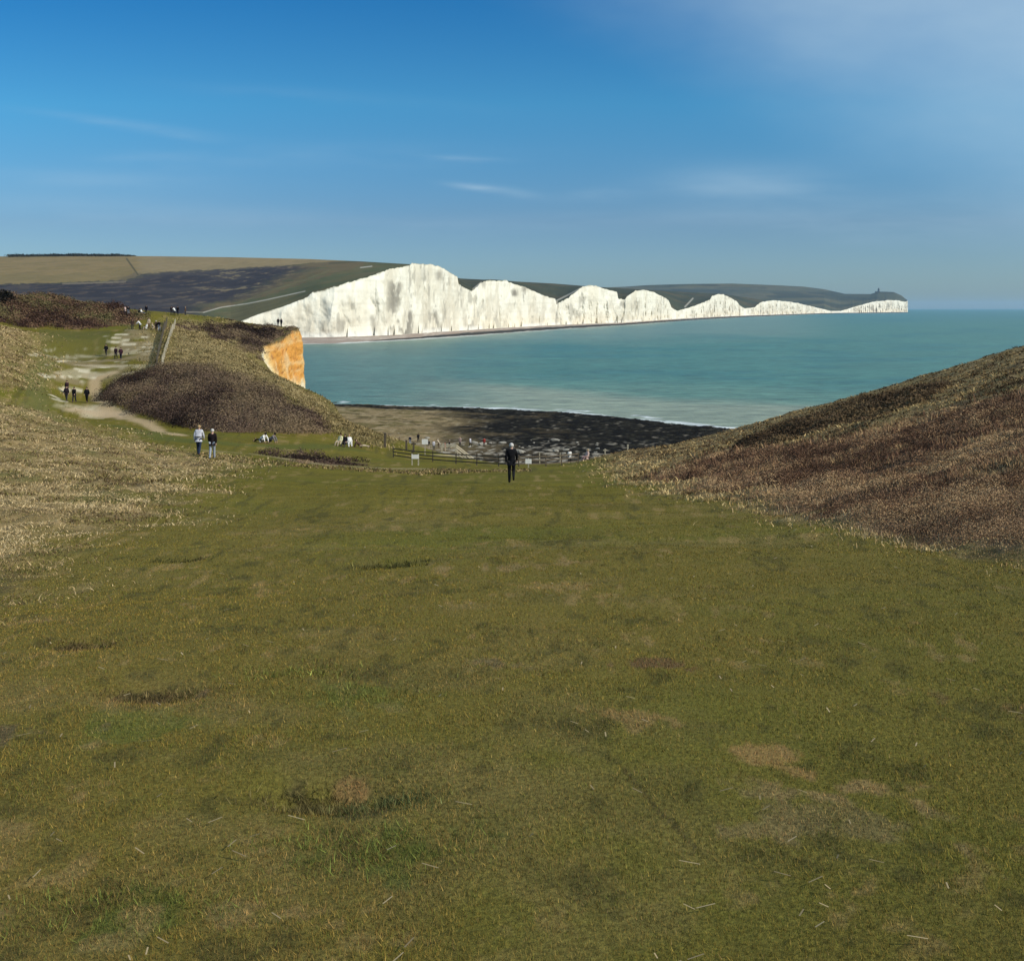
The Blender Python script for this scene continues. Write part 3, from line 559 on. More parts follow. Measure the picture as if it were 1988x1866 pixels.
# ------------------------------------------------------------------ water
wt_ = np.concatenate([np.linspace(-3.5, -.72, 40)[:-1], np.linspace(-.72, .72, 330), np.linspace(.72, 3.5, 40)[1:]]); wy_ = 140 * np.exp(np.arange(0, math.log(24000 / 140), .006))
WY, WT = np.meshgrid(wy_, wt_, indexing='ij'); WX = WT * WY; wxf, wyf = WX.ravel(), WY.ravel()
wpx = CX + FPX * WT.ravel(); wpy = HY + EYE * FPX / wyf
g1 = fbm(wpx / 420, wpy / 26, 501, 4); g2 = fbm(wxf / 60, wyf / 14, 505, 4, .6); g3 = fbm(wpx / 160, wpy / 7, 509, 4, .6)
y2 = wpy + 34 * (g1 - .5) * np.clip((wpy - 600) / 60, 0, 1) + 10 * (g3 - .5)
tealc = np.array([.045, .122, .112])
wc = np.tile(tealc, (len(wxf), 1))
wc = mixcol(wc, (.022, .095, .110), sst(g3, .5, .66) * .5)
wc = mixcol(wc, (.075, .145, .125), sst(y2 - (wpx - 950) * .035, 712, 750))                   # sandy shallows near the beach
wc = mixcol(wc, (.195, .205, .168), sst(wpy + 10 * (g1 - .5) + 7 * (g3 - .5) - np.clip(wpx - 1300, 0, 900) * .03 - np.clip(wpx - 950, -400, 350) * .085, 736, 756) * .85)
wc = mixcol(wc, (.055, .115, .108), 1 - sst(wpx + 200 * (g1 - .5), 700, 1050))
wc = mixcol(wc, (.115, .165, .155), (1 - sst(y2, 644, 668)) * sst(wpy, 606, 618) * (1 - sst(wpx, 1450, 1700)) * .8)
wc = mixcol(wc, (.030, .11, .135), (1 - sst(wpy, 604, 640)) * sst(wpx, 1500, 1750) * .7)
wc = wc * np.array([1.25, 1.28, 1.06]) * (0.74 + .52 * fbm(wxf / 26, wyf / 8, 513, 4, .6)[:, None])
near = wyf < 420
sd = np.full(len(wxf), 1e3); sd[near] = seg_dist(wxf[near], wyf[near], WATERLINE)[0]
offs = sd + 9 * (fbm(wxf / 14, wyf / 9, 517, 4) - .5)
foam = np.zeros(len(wxf))
for o0, wd in ((1.5, 3.4), (8, 1.2)):
    foam = np.maximum(foam, (1 - sst(np.abs(offs - o0), wd * .4, wd)) * sst(fbm(wxf / 9, wyf / 5, 521 + int(o0), 4, .6), .34 if o0 < 5 else .54, .50 if o0 < 5 else .63))
fwl = [(float((a - CX) / FPX * b), float(b)) for a, b in zip(px[::12], dwl[::12])]
fz_ = (wyf > 600) & (wyf < 7000) & (wpx > 430) & (wpx < 1770); fd_ = np.full(len(wxf), 1e4); fd_[fz_] = seg_dist(wxf[fz_], wyf[fz_], fwl)[0]
foam = np.maximum(foam, (1 - sst(fd_ + 14 * (fbm(wxf / 40, wyf / 20, 527, 3) - .5), 6, 16)) * np.interp(wpx, [440, 800, 1100, 1700], [.75, .6, .25, .15]))
wc = mixcol(wc, (.62, .64, .62), np.clip(foam * 1.15, 0, 1))
m_water = mat_col('sea_water', 0.35, 0.28, mott=0.5, mscale=0.10, stretch=(1, 2.6, 1))
t = m_water.node_tree; b = t.nodes['Principled BSDF']; b.inputs['IOR'].default_value = 1.333
nn = t.nodes.new('ShaderNodeTexNoise'); nn.inputs['Scale'].default_value = .22; nn.inputs['Detail'].default_value = 9; nn.inputs['Roughness'].default_value = .62
mp = t.nodes.new('ShaderNodeMapping'); mp.inputs['Scale'].default_value = (.45, 1.5, 1); tco = t.nodes.new('ShaderNodeTexCoord')
t.links.new(tco.outputs['Object'], mp.inputs[0]); t.links.new(mp.outputs[0], nn.inputs['Vector'])
bp = t.nodes.new('ShaderNodeBump'); bp.inputs['Strength'].default_value = 1; bp.inputs['Distance'].default_value = .9
t.links.new(nn.outputs['Fac'], bp.inputs['Height']); t.links.new(bp.outputs[0], b.inputs['Normal'])
setp(mesh('water', np.stack([wxf, wyf, np.zeros(len(wxf))], 1), grid_faces(*WX.shape), m_water, wc, smooth=True), 'turquoise and grey green sea', kind='structure')

# ------------------------------------------------------------------ vegetation scatter
m_veg = mat_col('dry_and_green_blades', 0.9, 0.06)
def frus(n, y0, y1, tmax=.62, tmin=None):
    Y = np.exp(rng.uniform(math.log(y0), math.log(y1), n)); T = rng.uniform(-tmax if tmin is None else tmin, tmax, n)
    return T * Y, Y
def blades(name, X, Y, Zb, h, w, cols, lean=.5, label=None, mid=True):
    n = len(X); an = rng.uniform(0, 2 * math.pi, n); la = rng.uniform(0, 2 * math.pi, n)
    ll = h * rng.uniform(.1, 1, n) * lean
    dx, dy = np.cos(an) * w * .5, np.sin(an) * w * .5
    lx, ly = np.cos(la) * ll, np.sin(la) * ll
    b0 = np.stack([X - dx, Y - dy, Zb - .02], 1); b1 = np.stack([X + dx, Y + dy, Zb - .02], 1)
    tip = np.stack([X + lx, Y + ly, Zb + h], 1)
    if mid:
        m0 = np.stack([X - dx * .8 + lx * .3, Y - dy * .8 + ly * .3, Zb + h * .55], 1); m1 = np.stack([X + dx * .8 + lx * .3, Y + dy * .8 + ly * .3, Zb + h * .55], 1)
        V = np.stack([b0, b1, m0, m1, tip], 1).reshape(-1, 3); i = np.arange(n)[:, None] * 5
        F = np.concatenate([i + np.array([0, 1, 3]), i + np.array([0, 3, 2]), i + np.array([2, 3, 4])])
        cc = np.repeat(cols, 5, 0)
    else:
        V = np.stack([b0, b1, tip], 1).reshape(-1, 3); F = np.arange(n * 3).reshape(-1, 3); cc = np.repeat(cols, 3, 0)
    return setp(mesh(name, V, F, m_veg, cc), label, kind='stuff')
def gmask(k, X, Y): return gi(X, Y, M[k].reshape(XX.shape))
colg = col.reshape(XX.shape + (3,))
def gcol(X, Y): return np.stack([gi(X, Y, colg[..., k]) for k in range(3)], 1)
allrough = np.clip(sum(M[k] for k in R if k not in ('spur', 'ledges', 'chalkpad', 'strip')), 0, 1)

# short turf in the foreground
X, Y = frus(760000, 1.6, 46, .64)
k = (rng.uniform(0, 1, len(X)) > np.maximum(gi(X, Y, allrough.reshape(XX.shape)) * .9, sst(Y, 22, 46))); X, Y = X[k], Y[k]
gc = gcol(X, Y); n = len(X)
tn = rng.uniform(0, 1, n); gc = gc * np.exp(rng.normal(0, .29, n))[:, None]
gc = mixcol(gc, (.30, .235, .115), (tn > .96) * rng.uniform(.1, .5, n)); gc = mixcol(gc, (.075, .125, .018), (tn < .22) * .55)
fade = 1 - .5 * sst(Y, 12, 30); clump = .55 + .9 * fbm(X / .35, Y / .35, 601, 3)
hb_l = rng.uniform(.005, .017, n) * clump * fade + .0003 * Y
for (pp, ns, r_, h0, cc_) in [((620, 1552), 2600, .17, .035, (.075, .072, .026)), ((735, 1558), 1800, .13, .03, (.06, .08, .028)), ((700, 1655), 2200, .26, .03, (.075, .105, .022)), ((245, 1765), 1800, .22, .03, (.075, .105, .022)), ((165, 1255), 900, .22, .035, (.07, .06, .025)), ((310, 1352), 1200, .22, .035, (.075, .065, .025)),
                          ((760, 1092), 700, .35, .06, (.06, .06, .02)), ((350, 1085), 500, .3, .06, (.06, .06, .02)), ((690, 1360), 1000, .3, .03, (.08, .10, .024)), ((570, 1318), 700, .25, .035, (.085, .105, .024))]:
    q = unproj(*pp); xa = q[0] + rng.normal(0, r_ * .6, ns) * 1.5; ya = q[1] + rng.normal(0, r_ * .45, ns); gap_ = fbm(xa / .07, ya / .07, 607, 2)
    kk = rng.uniform(0, 1, ns) < sst(gap_, .3, .6); xa, ya = xa[kk], ya[kk]
    X = np.concatenate([X, xa]); Y = np.concatenate([Y, ya]); hb_l = np.concatenate([hb_l, h0 * rng.uniform(.3, 1.2, len(xa))]); gc = np.vstack([gc, np.array(cc_)[None] * np.exp(rng.normal(0, .4, len(xa)))[:, None]])
n = len(X)
blades('grass', X, Y, gi(X, Y, ZZ), hb_l, np.maximum(.0045, .0015 * Y) * rng.uniform(.7, 1.3, n), gc * lerp(np.array([1.42, 1.20, 1.24])[None, :], np.array([1.22, 1.12, 1.05])[None, :], sst(Y, 4, 18)[:, None]), 2.2, 'short cropped green and brown turf across the foreground', mid=False)
# straw litter lying on the turf
X, Y = frus(230, 2.6, 26, .6); k = gi(X, Y, allrough.reshape(XX.shape)) < .1; X, Y = X[k], Y[k]; n = len(X)
an = rng.uniform(0, math.pi, n); L = rng.uniform(.008, .05, n) * (.7 + .03 * Y); wd = .0013 + .0004 * Y; zb_ = gi(X, Y, ZZ) + .028
du = np.stack([np.cos(an) * L, np.sin(an) * L * .6], 1); dn = np.stack([-np.sin(an) * wd, np.cos(an) * wd], 1)
p0 = np.stack([X, Y], 1); Vs = []
for sg, sn in ((-1, -1), (1, -1), (1, 1), (-1, 1)): q = p0 + du * sg + dn * sn; Vs.append(np.column_stack([q, gi(q[:, 0], q[:, 1], ZZ) + .03 + .006 * sg]))
cl = np.tile(np.array([.36, .28, .16]), (n, 1)) * rng.uniform(.5, 1.0, n)[:, None]
setp(mesh('straw_litter', np.stack(Vs, 1).reshape(-1, 3), np.arange(n * 4).reshape(-1, 4), m_veg, np.repeat(cl, 4, 0)), 'scattered bits of pale straw on the foreground turf', kind='stuff')

def tuft_field(name, label, keys, n0, y0, y1, t0, t1, hr, wpxl, pal, shift=None, lean=.8, tuft=1.0):
    X, Y = frus(n0, y0, y1, t1, t0)
    xj = X + rng.normal(0, 1, n0) * (.25 + .008 * Y); yj = Y + rng.normal(0, 1, n0) * (.5 + .02 * Y)
    mk = np.clip(sum(gmask(q, xj, yj) * (1 if sgn > 0 else -1) for q, sgn in keys), 0, 1)
    cl_ = fbm(X / (tuft * .9), Y / (tuft * .9), 611, 3, .6)
    k = (rng.uniform(0, 1, n0) < mk) & pip(X, Y, LANDPOLY)
    X, Y, cl_ = X[k], Y[k], cl_[k]; n = len(X)
    sel = fbm(X / 1.5 + 30, Y / 1.5, 617, 4, .6) + rng.normal(0, .10, n)
    sel = sel + (shift(X, Y) if shift else 0)
    q = np.clip(((sel - .25) / .5) * len(pal), 0, len(pal) - 1).astype(int)
    cc = np.array(pal)[q] * rng.uniform(.7, 1.3, n)[:, None]
    h = rng.uniform(hr[0], hr[1], n) * (.35 + 1.3 * sst(cl_, .3, .7)) * np.clip(Y / 35, .5, 1.2)
    return blades(name, X, Y, gi(X, Y, ZZ), h, np.maximum(.006, wpxl * Y / 979) * rng.uniform(.7, 1.3, n), cc, lean, label)
PD = [(.12, .08, .04), (.17, .145, .045), (.31, .225, .105), (.42, .31, .155), (.48, .37, .20)]
tuft_field('dry_grass', 'straw coloured rough grass on the bank at the left', [('dryleft', 1)], 260000, 8, 110, -.66, -.1, (.02, .085), 1.0, PD, lean=3.0)
tuft_field('dry_grass', 'straw coloured rough grass on the small rise at the left edge', [('drymound', 1)], 70000, 95, 190, -.66, -.4, (.04, .14), 1.1, PD, lean=2.0)
tuft_field('dry_grass', 'pale tussocks fringing the foot of the right hillside', [('bank', 1), ('heath', -1), ('gorse', -1), ('heath2', -1)], 360000, 5, 112, .02, .98, (.02, .10), 1.1,
           [(0.080, 0.051, 0.027), (0.180, 0.118, 0.053), (0.309, 0.205, 0.087), (0.446, 0.317, 0.141), (0.532, 0.399, 0.187)], lean=2.4, shift=lambda X, Y: .22 * (1 - sst(X, 7.6, 10)) - .15)
tuft_field('heather', 'brown purple heath across the middle of the right hillside', [('heath', 1)], 200000, 16, 112, .1, .75, (.06, .24), .7,
           [(0.091, 0.049, 0.032), (0.192, 0.107, 0.066), (0.283, 0.166, 0.093), (0.364, 0.229, 0.119), (0.466, 0.320, 0.161)], lean=.9, tuft=2)
tuft_field('heather', 'grey brown heath low on the right hillside, above the pale tussocks', [('heath2', 1)], 180000, 7, 60, .1, .98, (.06, .20), .8,
           [(0.080, 0.053, 0.035), (0.200, 0.132, 0.086), (0.330, 0.225, 0.133), (0.460, 0.333, 0.189), (0.560, 0.421, 0.242)], lean=.8, tuft=1.5)
tuft_field('rough_grass', 'tussocky tan green grass on the slope of the left headland', [('spur', 1), ('spurtop', -1)], 120000, 85, 210, -.4, -.1, (.05, .2), .9,
           [(.105, .08, .035), (.175, .135, .055), (.25, .19, .085), (.30, .225, .105), (.34, .26, .13)], lean=1.5)
# rough fringe and brown strip on the valley floor
X, Y = frus(26000, 52, 100, .02, -.32); q = [unproj(*p) for p in [(430, 888), (560, 899), (680, 909), (800, 918), (900, 916), (1010, 912)]]
k = seg_dist(X, Y, q)[0] < 2.2 + 3 * (fbm(X / 6, Y / 6, 631, 3) - .5) * 2; X, Y = X[k], Y[k]; n = len(X)
cc = np.array(PD)[rng.integers(0, 4, n)] * rng.uniform(.6, 1.1, n)[:, None]
blades('dry_grass', X, Y, gi(X, Y, ZZ), rng.uniform(.03, .13, n), .09 * rng.uniform(.6, 1.3, n), cc, .8, 'rough pale strip of grass across the valley floor in front of the fence')

# scrub masses: many overlapping low bushes of small twig faces
def scrub(name, label, keys, nb, y0, y1, t0, t1, rr, hr, per, pal, leaf, leafd=1.0):
    X, Y = frus(nb * 6, y0, y1, t1, t0); mk = sum(gmask(q, X, Y) for q in keys); k = np.where((rng.uniform(0, 1, len(X)) < mk) & pip(X, Y, LANDPOLY))[0][:nb]
    X, Y = X[k], Y[k]; nbu = len(X)
    r = rng.uniform(*rr, nbu); h = rng.uniform(*hr, nbu) * (.30 + 1.4 * sst(fbm(X / 3.5, Y / 3.5, 641, 3), .3, .7))
    tone = .5 + 1.5 * (fbm(X / 5, Y / 5, 645, 4, .6) - .5) + rng.normal(0, .14, nbu)
    i = np.repeat(np.arange(nbu), per); n = len(i)
    th = rng.uniform(0, 2 * math.pi, n); ph = np.arccos(rng.uniform(0, 1, n)); rad = rng.uniform(.55, 1.06, n)
    x = X[i] + r[i] * rad * np.sin(ph) * np.cos(th); y = Y[i] + r[i] * rad * np.sin(ph) * np.sin(th); z = gi(x, y, ZZ) + h[i] * rad * np.cos(ph)
    nrm = rng.normal(0, 1, (n, 3)) + np.stack([np.sin(ph) * np.cos(th), np.sin(ph) * np.sin(th), np.cos(ph)], 1) * 2.2
    u = np.cross(nrm, rng.normal(0, 1, (n, 3))); u /= np.linalg.norm(u, axis=1)[:, None]; v = np.cross(nrm, u); v /= np.linalg.norm(v, axis=1)[:, None]
    s = (leaf * rng.uniform(.6, 1.5, n) * (np.clip(Y[i] / leafd, .28, 1.6) if leafd > 1 else 1.0))[:, None]; p = np.stack([x, y, z], 1)
    V = np.stack([p - u * s, p + u * s, p + v * s * 1.9], 1).reshape(-1, 3)
    q = np.clip((tone[i] + rng.normal(0, .035, n) - .2) / .6 * len(pal), 0, len(pal) - 1).astype(int)
    cc = np.array(pal)[q] * rng.uniform(.82, 1.18, n)[:, None]
    return setp(mesh(name, V, np.arange(n * 3).reshape(-1, 3), m_veg, np.repeat(cc, 3, 0)), label, kind='stuff')
PS = [(.030, .020, .016), (.064, .041, .032), (.102, .066, .048), (.144, .097, .067), (.21, .15, .088)]
scrub('scrub', 'dark brown bramble scrub covering the mound beside the path', ['mound'], 1000, 88, 140, -.44, -.17, (.9, 2.6), (.5, 1.5), 430, PS, .05)
scrub('scrub', 'reddish brown scrub on the hilltop at the far left', ['scrubhill'], 800, 150, 215, -.66, -.36, (1.0, 3.0), (.35, 1.1), 200, [(0.056, 0.031, 0.024), (0.095, 0.053, 0.035), (0.134, 0.080, 0.046), (0.179, 0.113, 0.064), (0.134, 0.113, 0.049)], .10)
scrub('scrub', 'low brown heath on top of the headland above the orange cliff', ['spurtop'], 500, 160, 210, -.36, -.2, (.7, 1.8), (.2, .5), 90, PS, .09)
scrub('gorse', 'dark gorse in a diagonal band near the brow of the right hillside', ['gorse'], 700, 40, 105, .18, .5, (.5, 1.4), (.22, .5), 260, [(0.037, 0.024, 0.014), (0.053, 0.035, 0.020), (0.074, 0.048, 0.027), (0.100, 0.065, 0.036), (0.126, 0.085, 0.043)], .045)
scrub('scrub', 'thin brown brambles along the grass strip below the mound', ['strip'], 60, 60, 110, -.3, -.12, (.5, 1.2), (.15, .4), 120, PS, .05)
scrub('heather', 'matted brown heath stems between the taller tufts on the right hillside', ['heath', 'heath2'], 3800, 7, 108, .1, .98, (.25, .8), (.10, .30), 270, [(0.088, 0.048, 0.030), (0.177, 0.100, 0.059), (0.250, 0.151, 0.085), (0.344, 0.216, 0.113), (0.448, 0.301, 0.157)], .022, 45)
# a yellow green bush low on the mound, and dark bush at the left edge
def bush(px_, py_, r, h, n, pal, leaf, label):
    x0, y0 = unproj(px_, py_); o = bpy.data.objects.new('bush', None); C.objects.link(o); z0 = float(gi(np.array([x0]), np.array([y0]), ZZ)[0]); o.location = (x0, y0, z0)
    th = rng.uniform(0, 2 * math.pi, n); ph = np.arccos(rng.uniform(-.1, 1, n)); rad = rng.uniform(.5, 1.0, n) * (.75 + .5 * vn(th * 1.3, ph * 2, 7))
    p = np.stack([r * rad * np.sin(ph) * np.cos(th), r * rad * np.sin(ph) * np.sin(th), .1 + h * rad * np.cos(ph)], 1)
    u = rng.normal(0, 1, (n, 3)); u /= np.linalg.norm(u, axis=1)[:, None]; v = np.cross(u, rng.normal(0, 1, (n, 3))); v /= np.linalg.norm(v, axis=1)[:, None]
    s = leaf * rng.uniform(.6, 1.4, n)[:, None]; V = np.stack([p - u * s, p + u * s, p + v * s * 1.8], 1).reshape(-1, 3)
    cc = np.array(pal)[rng.integers(0, len(pal), n)] * rng.uniform(.7, 1.3, n)[:, None]
    mesh('foliage', V, np.arange(n * 3).reshape(-1, 3), m_veg, np.repeat(cc, 3, 0), o)
    sv = []; sf = []
    for kx in range(7):
        a = kx * .9; b_ = np.array([math.cos(a) * r * .4, math.sin(a) * r * .4, h * .7]); k0 = len(sv)
        for w_, zz_ in ((.03, 0), (.012, 1)):
            for j in range(4): sv.append((b_[0] * zz_ + w_ * math.cos(j * 1.57), b_[1] * zz_ + w_ * math.sin(j * 1.57), -.2 + (b_[2] + .2) * zz_))
        for j in range(4): sf.append((k0 + j, k0 + (j + 1) % 4, k0 + 4 + (j + 1) % 4, k0 + 4 + j))
    mesh('stem', np.array(sv), np.array(sf), m_wood, None, o)
    setp(o, label, 'bush')
m_wood = mat_plain('weathered_wood', (.085, .065, .045), .9, .1, .35, 9)
bush(262, 777, 1.5, 1.0, 1400, [(.12, .10, .02), (.17, .13, .02), (.08, .08, .02)], .09, 'yellow green gorse bush among the brown scrub of the mound')
bush(4, 592, 2.6, 2.6, 1600, [(.015, .014, .011), (.028, .022, .016)], .2, 'blackish bush on the skyline at the far left edge')

# woodland along the far skyline and the hedge between fields
def far_trees(name, label, pts, n, hgt, spread, pal, leaf, kind):
    pts = np.array(pts, float); q = np.sort(rng.uniform(0, 1, n)); s0 = np.linspace(0, 1, len(pts))
    ppx = np.interp(q, s0, pts[:, 0]); ppy = np.interp(q, s0, pts[:, 1]); d0 = np.interp(q, s0, pts[:, 2])
    X = (ppx - CX) / FPX * d0; Z = EYE - (ppy - HY) * d0 / FPX
    hh = hgt * (.5 + .8 * fbm(ppx / 5, ppx * 0, 661, 3))
    per = 14; i = np.repeat(np.arange(n), per); m = len(i)
    p = np.stack([X[i] + rng.normal(0, spread * .4, m), d0[i] + rng.normal(0, spread, m), Z[i] - 1 + hh[i] * rng.uniform(0, 1, m) ** .7], 1)
    u = rng.normal(0, 1, (m, 3)); u /= np.linalg.norm(u, axis=1)[:, None]; v = np.cross(u, rng.normal(0, 1, (m, 3))); v /= np.linalg.norm(v, axis=1)[:, None]
    s = leaf * rng.uniform(.6, 1.4, m)[:, None]; V = np.stack([p - u * s, p + u * s, p + v * s * 1.8], 1).reshape(-1, 3)
    cc = np.array(pal)[rng.integers(0, len(pal), m)]
    return setp(mesh(name, V, np.arange(m * 3).reshape(-1, 3), m_veg, np.repeat(cc, 3, 0)), label, kind=kind)
far_trees('woodland', 'thin dark belt of trees along the skyline at the far left', [(18, 499.5, 2080), (130, 498, 2050), (258, 499, 2000)], 420, 6.0, 9, [(.02, .023, .018), (.035, .034, .024)], 1.1, 'stuff')

# ------------------------------------------------------------------ fences, posts, signs, handrail
class MB:
    def __init__(s): s.v = []; s.f = []
    def bar(s, a, b, w, t=None, up=(0, 0, 1)):
        a = Vector(a); b = Vector(b); d = (b - a).normalized(); t = t or w
        u = d.cross(Vector(up)); u = Vector((1, 0, 0)) if u.length < 1e-4 else u.normalized(); v = u.cross(d); k = len(s.v)
        for p, sc in ((a, 1), (b, .92)):
            for su, sv in ((-1, -1), (1, -1), (1, 1), (-1, 1)): s.v.append(tuple(p + u * su * w / 2 * sc + v * sv * t / 2 * sc))
        for q in ((0, 1, 2, 3), (7, 6, 5, 4), (0, 4, 5, 1), (1, 5, 6, 2), (2, 6, 7, 3), (3, 7, 4, 0)): s.f.append(tuple(k + j for j in q))
        return s
    def box(s, c, sx, sy, sz):
        k = len(s.v)
        for dz in (-1, 1):
            for dx, dy in ((-1, -1), (1, -1), (1, 1), (-1, 1)): s.v.append((c[0] + dx * sx / 2, c[1] + dy * sy / 2, c[2] + dz * sz / 2))
        for q in ((3, 2, 1, 0), (4, 5, 6, 7), (0, 1, 5, 4), (1, 2, 6, 5), (2, 3, 7, 6), (3, 0, 4, 7)): s.f.append(tuple(k + j for j in q))
        return s
    def build(s, name, mat, parent=None): return mesh(name, np.array(s.v), np.array(s.f), mat, None, parent)
def empty(name, loc, label, cat, group=None, rz=0):
    o = bpy.data.objects.new(name, None); C.objects.link(o); o.location = loc; o.rotation_euler = (0, 0, rz); return setp(o, label, cat, group)
def gz(x, y): return float(gi(np.array([x]), np.array([y]), ZZ)[0])
m_pale = mat_plain('bleached_wood', (.42, .37, .27), .85, .15, .25, 8)
m_dark = mat_plain('dark_timber', (.105, .085, .06), .9, .1, .35, 8)
m_white = mat_plain('white_board', (.78, .77, .72), .5, .3, .04, 5)
m_wire = mat_plain('rusty_wire', (.07, .062, .045), .7, .3, .2, 20)
def fence(name, label, line, step, ph, rails, pm, rm, rw, pw=.1, mesh_wire=False, grp=None):
    pts = resample(line, step); o = empty(name, (pts[0][0], pts[0][1], gz(*pts[0])), label, 'fence', grp); org_ = Vector(o.location)
    tops = []
    for kx, (x, y) in enumerate(pts):
        z = gz(x, y); h = ph * rng.uniform(.92, 1.08); lx = rng.normal(0, .03)
        MB().bar((x - org_.x, y - org_.y, z - .3 - org_.z), (x + lx - org_.x, y - org_.y, z + h - org_.z), pw * rng.uniform(.85, 1.15)).build('post', pm, o); tops.append((x - org_.x, y - org_.y, z - org_.z))
    for hgt in rails:
        m = MB()
        for a, b in zip(tops[:-1], tops[1:]):
            m.bar((a[0], a[1] - pw * .62, a[2] + hgt + rng.normal(0, .015)), (b[0], b[1] - pw * .62, b[2] + hgt + rng.normal(0, .015)), .035 if not mesh_wire else rw, rw)
        m.build('rail' if not mesh_wire else 'wire', rm, o)
    if mesh_wire:
        m = MB()
        for a, b in zip(tops[:-1], tops[1:]):
            for q in np.arange(0, 1, .045):
                p = [a[j] + (b[j] - a[j]) * q for j in range(3)]; m.bar((p[0], p[1], p[2] + .02), (p[0], p[1], p[2] + max(rails)), .05)
        m.build('paling', rm, o)
    return o
fl = [unproj(*p) for p in [(764, 888), (800, 893), (840, 898), (885, 901.5), (968, 905.5), (1007, 906), (1060, 905), (1090, 903.5), (1122, 900)]]
fence('timber_fence', 'low dark timber rail fence curving along the cliff edge behind the walker', fl, 2.3, 1.0, [.24, .54, .84], m_dark, m_dark, .10)
fl2 = [unproj(*p) for p in [(304, 712), (308, 690), (313, 668), (318, 646), (324, 628)]]
fence('paling_fence', 'dark paling fence climbing the left headland beside the footpath', fl2, 2.6, 1.35, [.25, .5, .75, 1.0, 1.22], m_dark, m_wire, .028, .12, True)
fl3 = [(a + .75 + .2 * k, b) for k, (a, b) in enumerate(fl2)]
fence('pale_fence', 'pale weathered post and rail fence close behind the dark paling fence', fl3, 2.6, 1.2, [.55, 1.05], m_pale, m_pale, .11, .13)

def sign(pxc, py0, py1, pyb, d, wpx, label, legs=2, hang=None):
    x, _, _ = P(pxc, py0, d); z0 = gz(x, d); w = wpx * d / FPX; zt = EYE - (py0 - HY) * d / FPX; zb_ = EYE - (py1 - HY) * d / FPX
    o = empty('notice_sign', (x, d, z0), label, 'sign', 'white notice boards by the fence')
    MB().box((0, 0, (zt + zb_) / 2 - z0), w, .03, zt - zb_).build('board', m_white, o)
    for sx in ((-1, 1) if legs == 2 else (0,)):
        MB().bar((sx * w * .44, .06, -.3), (sx * w * .44, .06, zt - z0 + .05), .09).build('post', m_pale, o)
    return o
sx_, sy_ = unproj(806, 904); sign(806, 883, 891, 904, sy_, 14, 'white notice board on two pale legs on the grass left of the walker')
sx_, sy_ = unproj(1026, 908.5); sign(1026, 891.5, 900.5, 908, sy_, 12, 'small white notice board on one short post, right of the walker in black', 1)
sign(825, 853, 863, 890, 103, 12, 'white notice board standing behind the fence, higher than the others', 1)
# tall single posts
def post(pxc, py0, py1, d, mat, wd, label, nm='wooden_post', cap=None):
    x = (pxc - CX) / FPX * d; z0 = gz(x, d); zt = EYE - (py0 - HY) * d / FPX
    o = empty(nm, (x, d, z0), label, 'post', 'single posts near the cliff edge')
    m = MB().bar((0, 0, -.4), (rng.normal(0, .04), 0, max(zt - z0, .6)), wd); m.box((0, 0, max(zt - z0, .6)), wd * 1.15, wd * 1.15, .05); m.build('shaft', mat, o)
    if cap: MB().box((0, -.03, max(zt - z0, .6) - .12), cap, .04, .13).build('crosspiece', mat, o)
post(747, 841, 868, 102, m_dark, .24, 'tall dark post at the left end of the fence'); post(789, 855, 880, 104, m_dark, .2, 'dark post behind the left part of the fence, between the tall post and the boards'); post(803, 860, 880, 104, m_dark, .2, 'short dark post just behind the two legged board', cap=.5)
post(1048, 879, 903, 99, m_pale, .1, 'pale thin post rising above the rails right of the walker'); post(1088, 880, 903, 100, m_pale, .1, 'pale thin post at the right end of the rails'); post(1175, 872, 884, 101, m_pale, .12, 'short pale post with a crosspiece near the foot of the right hillside', cap=.4); post(1219, 864, 884, 96, m_pale, .14, 'pale post sticking out of the tussocks at the foot of the right hillside')
# beach steps with handrails
hx, hy = (880 - CX) / FPX * 112, 112.0
o = empty('beach_steps', (hx - 1.2, hy - 2.2, 11.3), 'wooden steps with pale handrails going down to the beach', 'steps')
for s_ in (0, 1.3):
    m = MB()
    m.bar((0, s_, 2.2), (1.6, s_, 2.1), .12); m.bar((1.6, s_, 2.1), (4.6, s_ + 2.5, -.7), .13); m.bar((1.6, s_, 1.5), (4.6, s_ + 2.5, -1.3), .10); m.build('handrail', m_pale, o)
    for q in (0, .33, .66, 1): MB().bar((1.6 + 3 * q, s_ + 2.5 * q, .2 - 2.8 * q - .6), (1.6 + 3 * q, s_ + 2.5 * q, 2.15 - 2.8 * q), .11).build('post', m_pale, o)
    MB().bar((0, s_, -2), (0, s_, 2.25), .12).build('post', m_pale, o)
for q in range(12): MB().box((1.6 + .28 * q, .65 + .21 * q, .25 - .26 * q), .32, 1.3, .06).build('tread', m_pale, o)

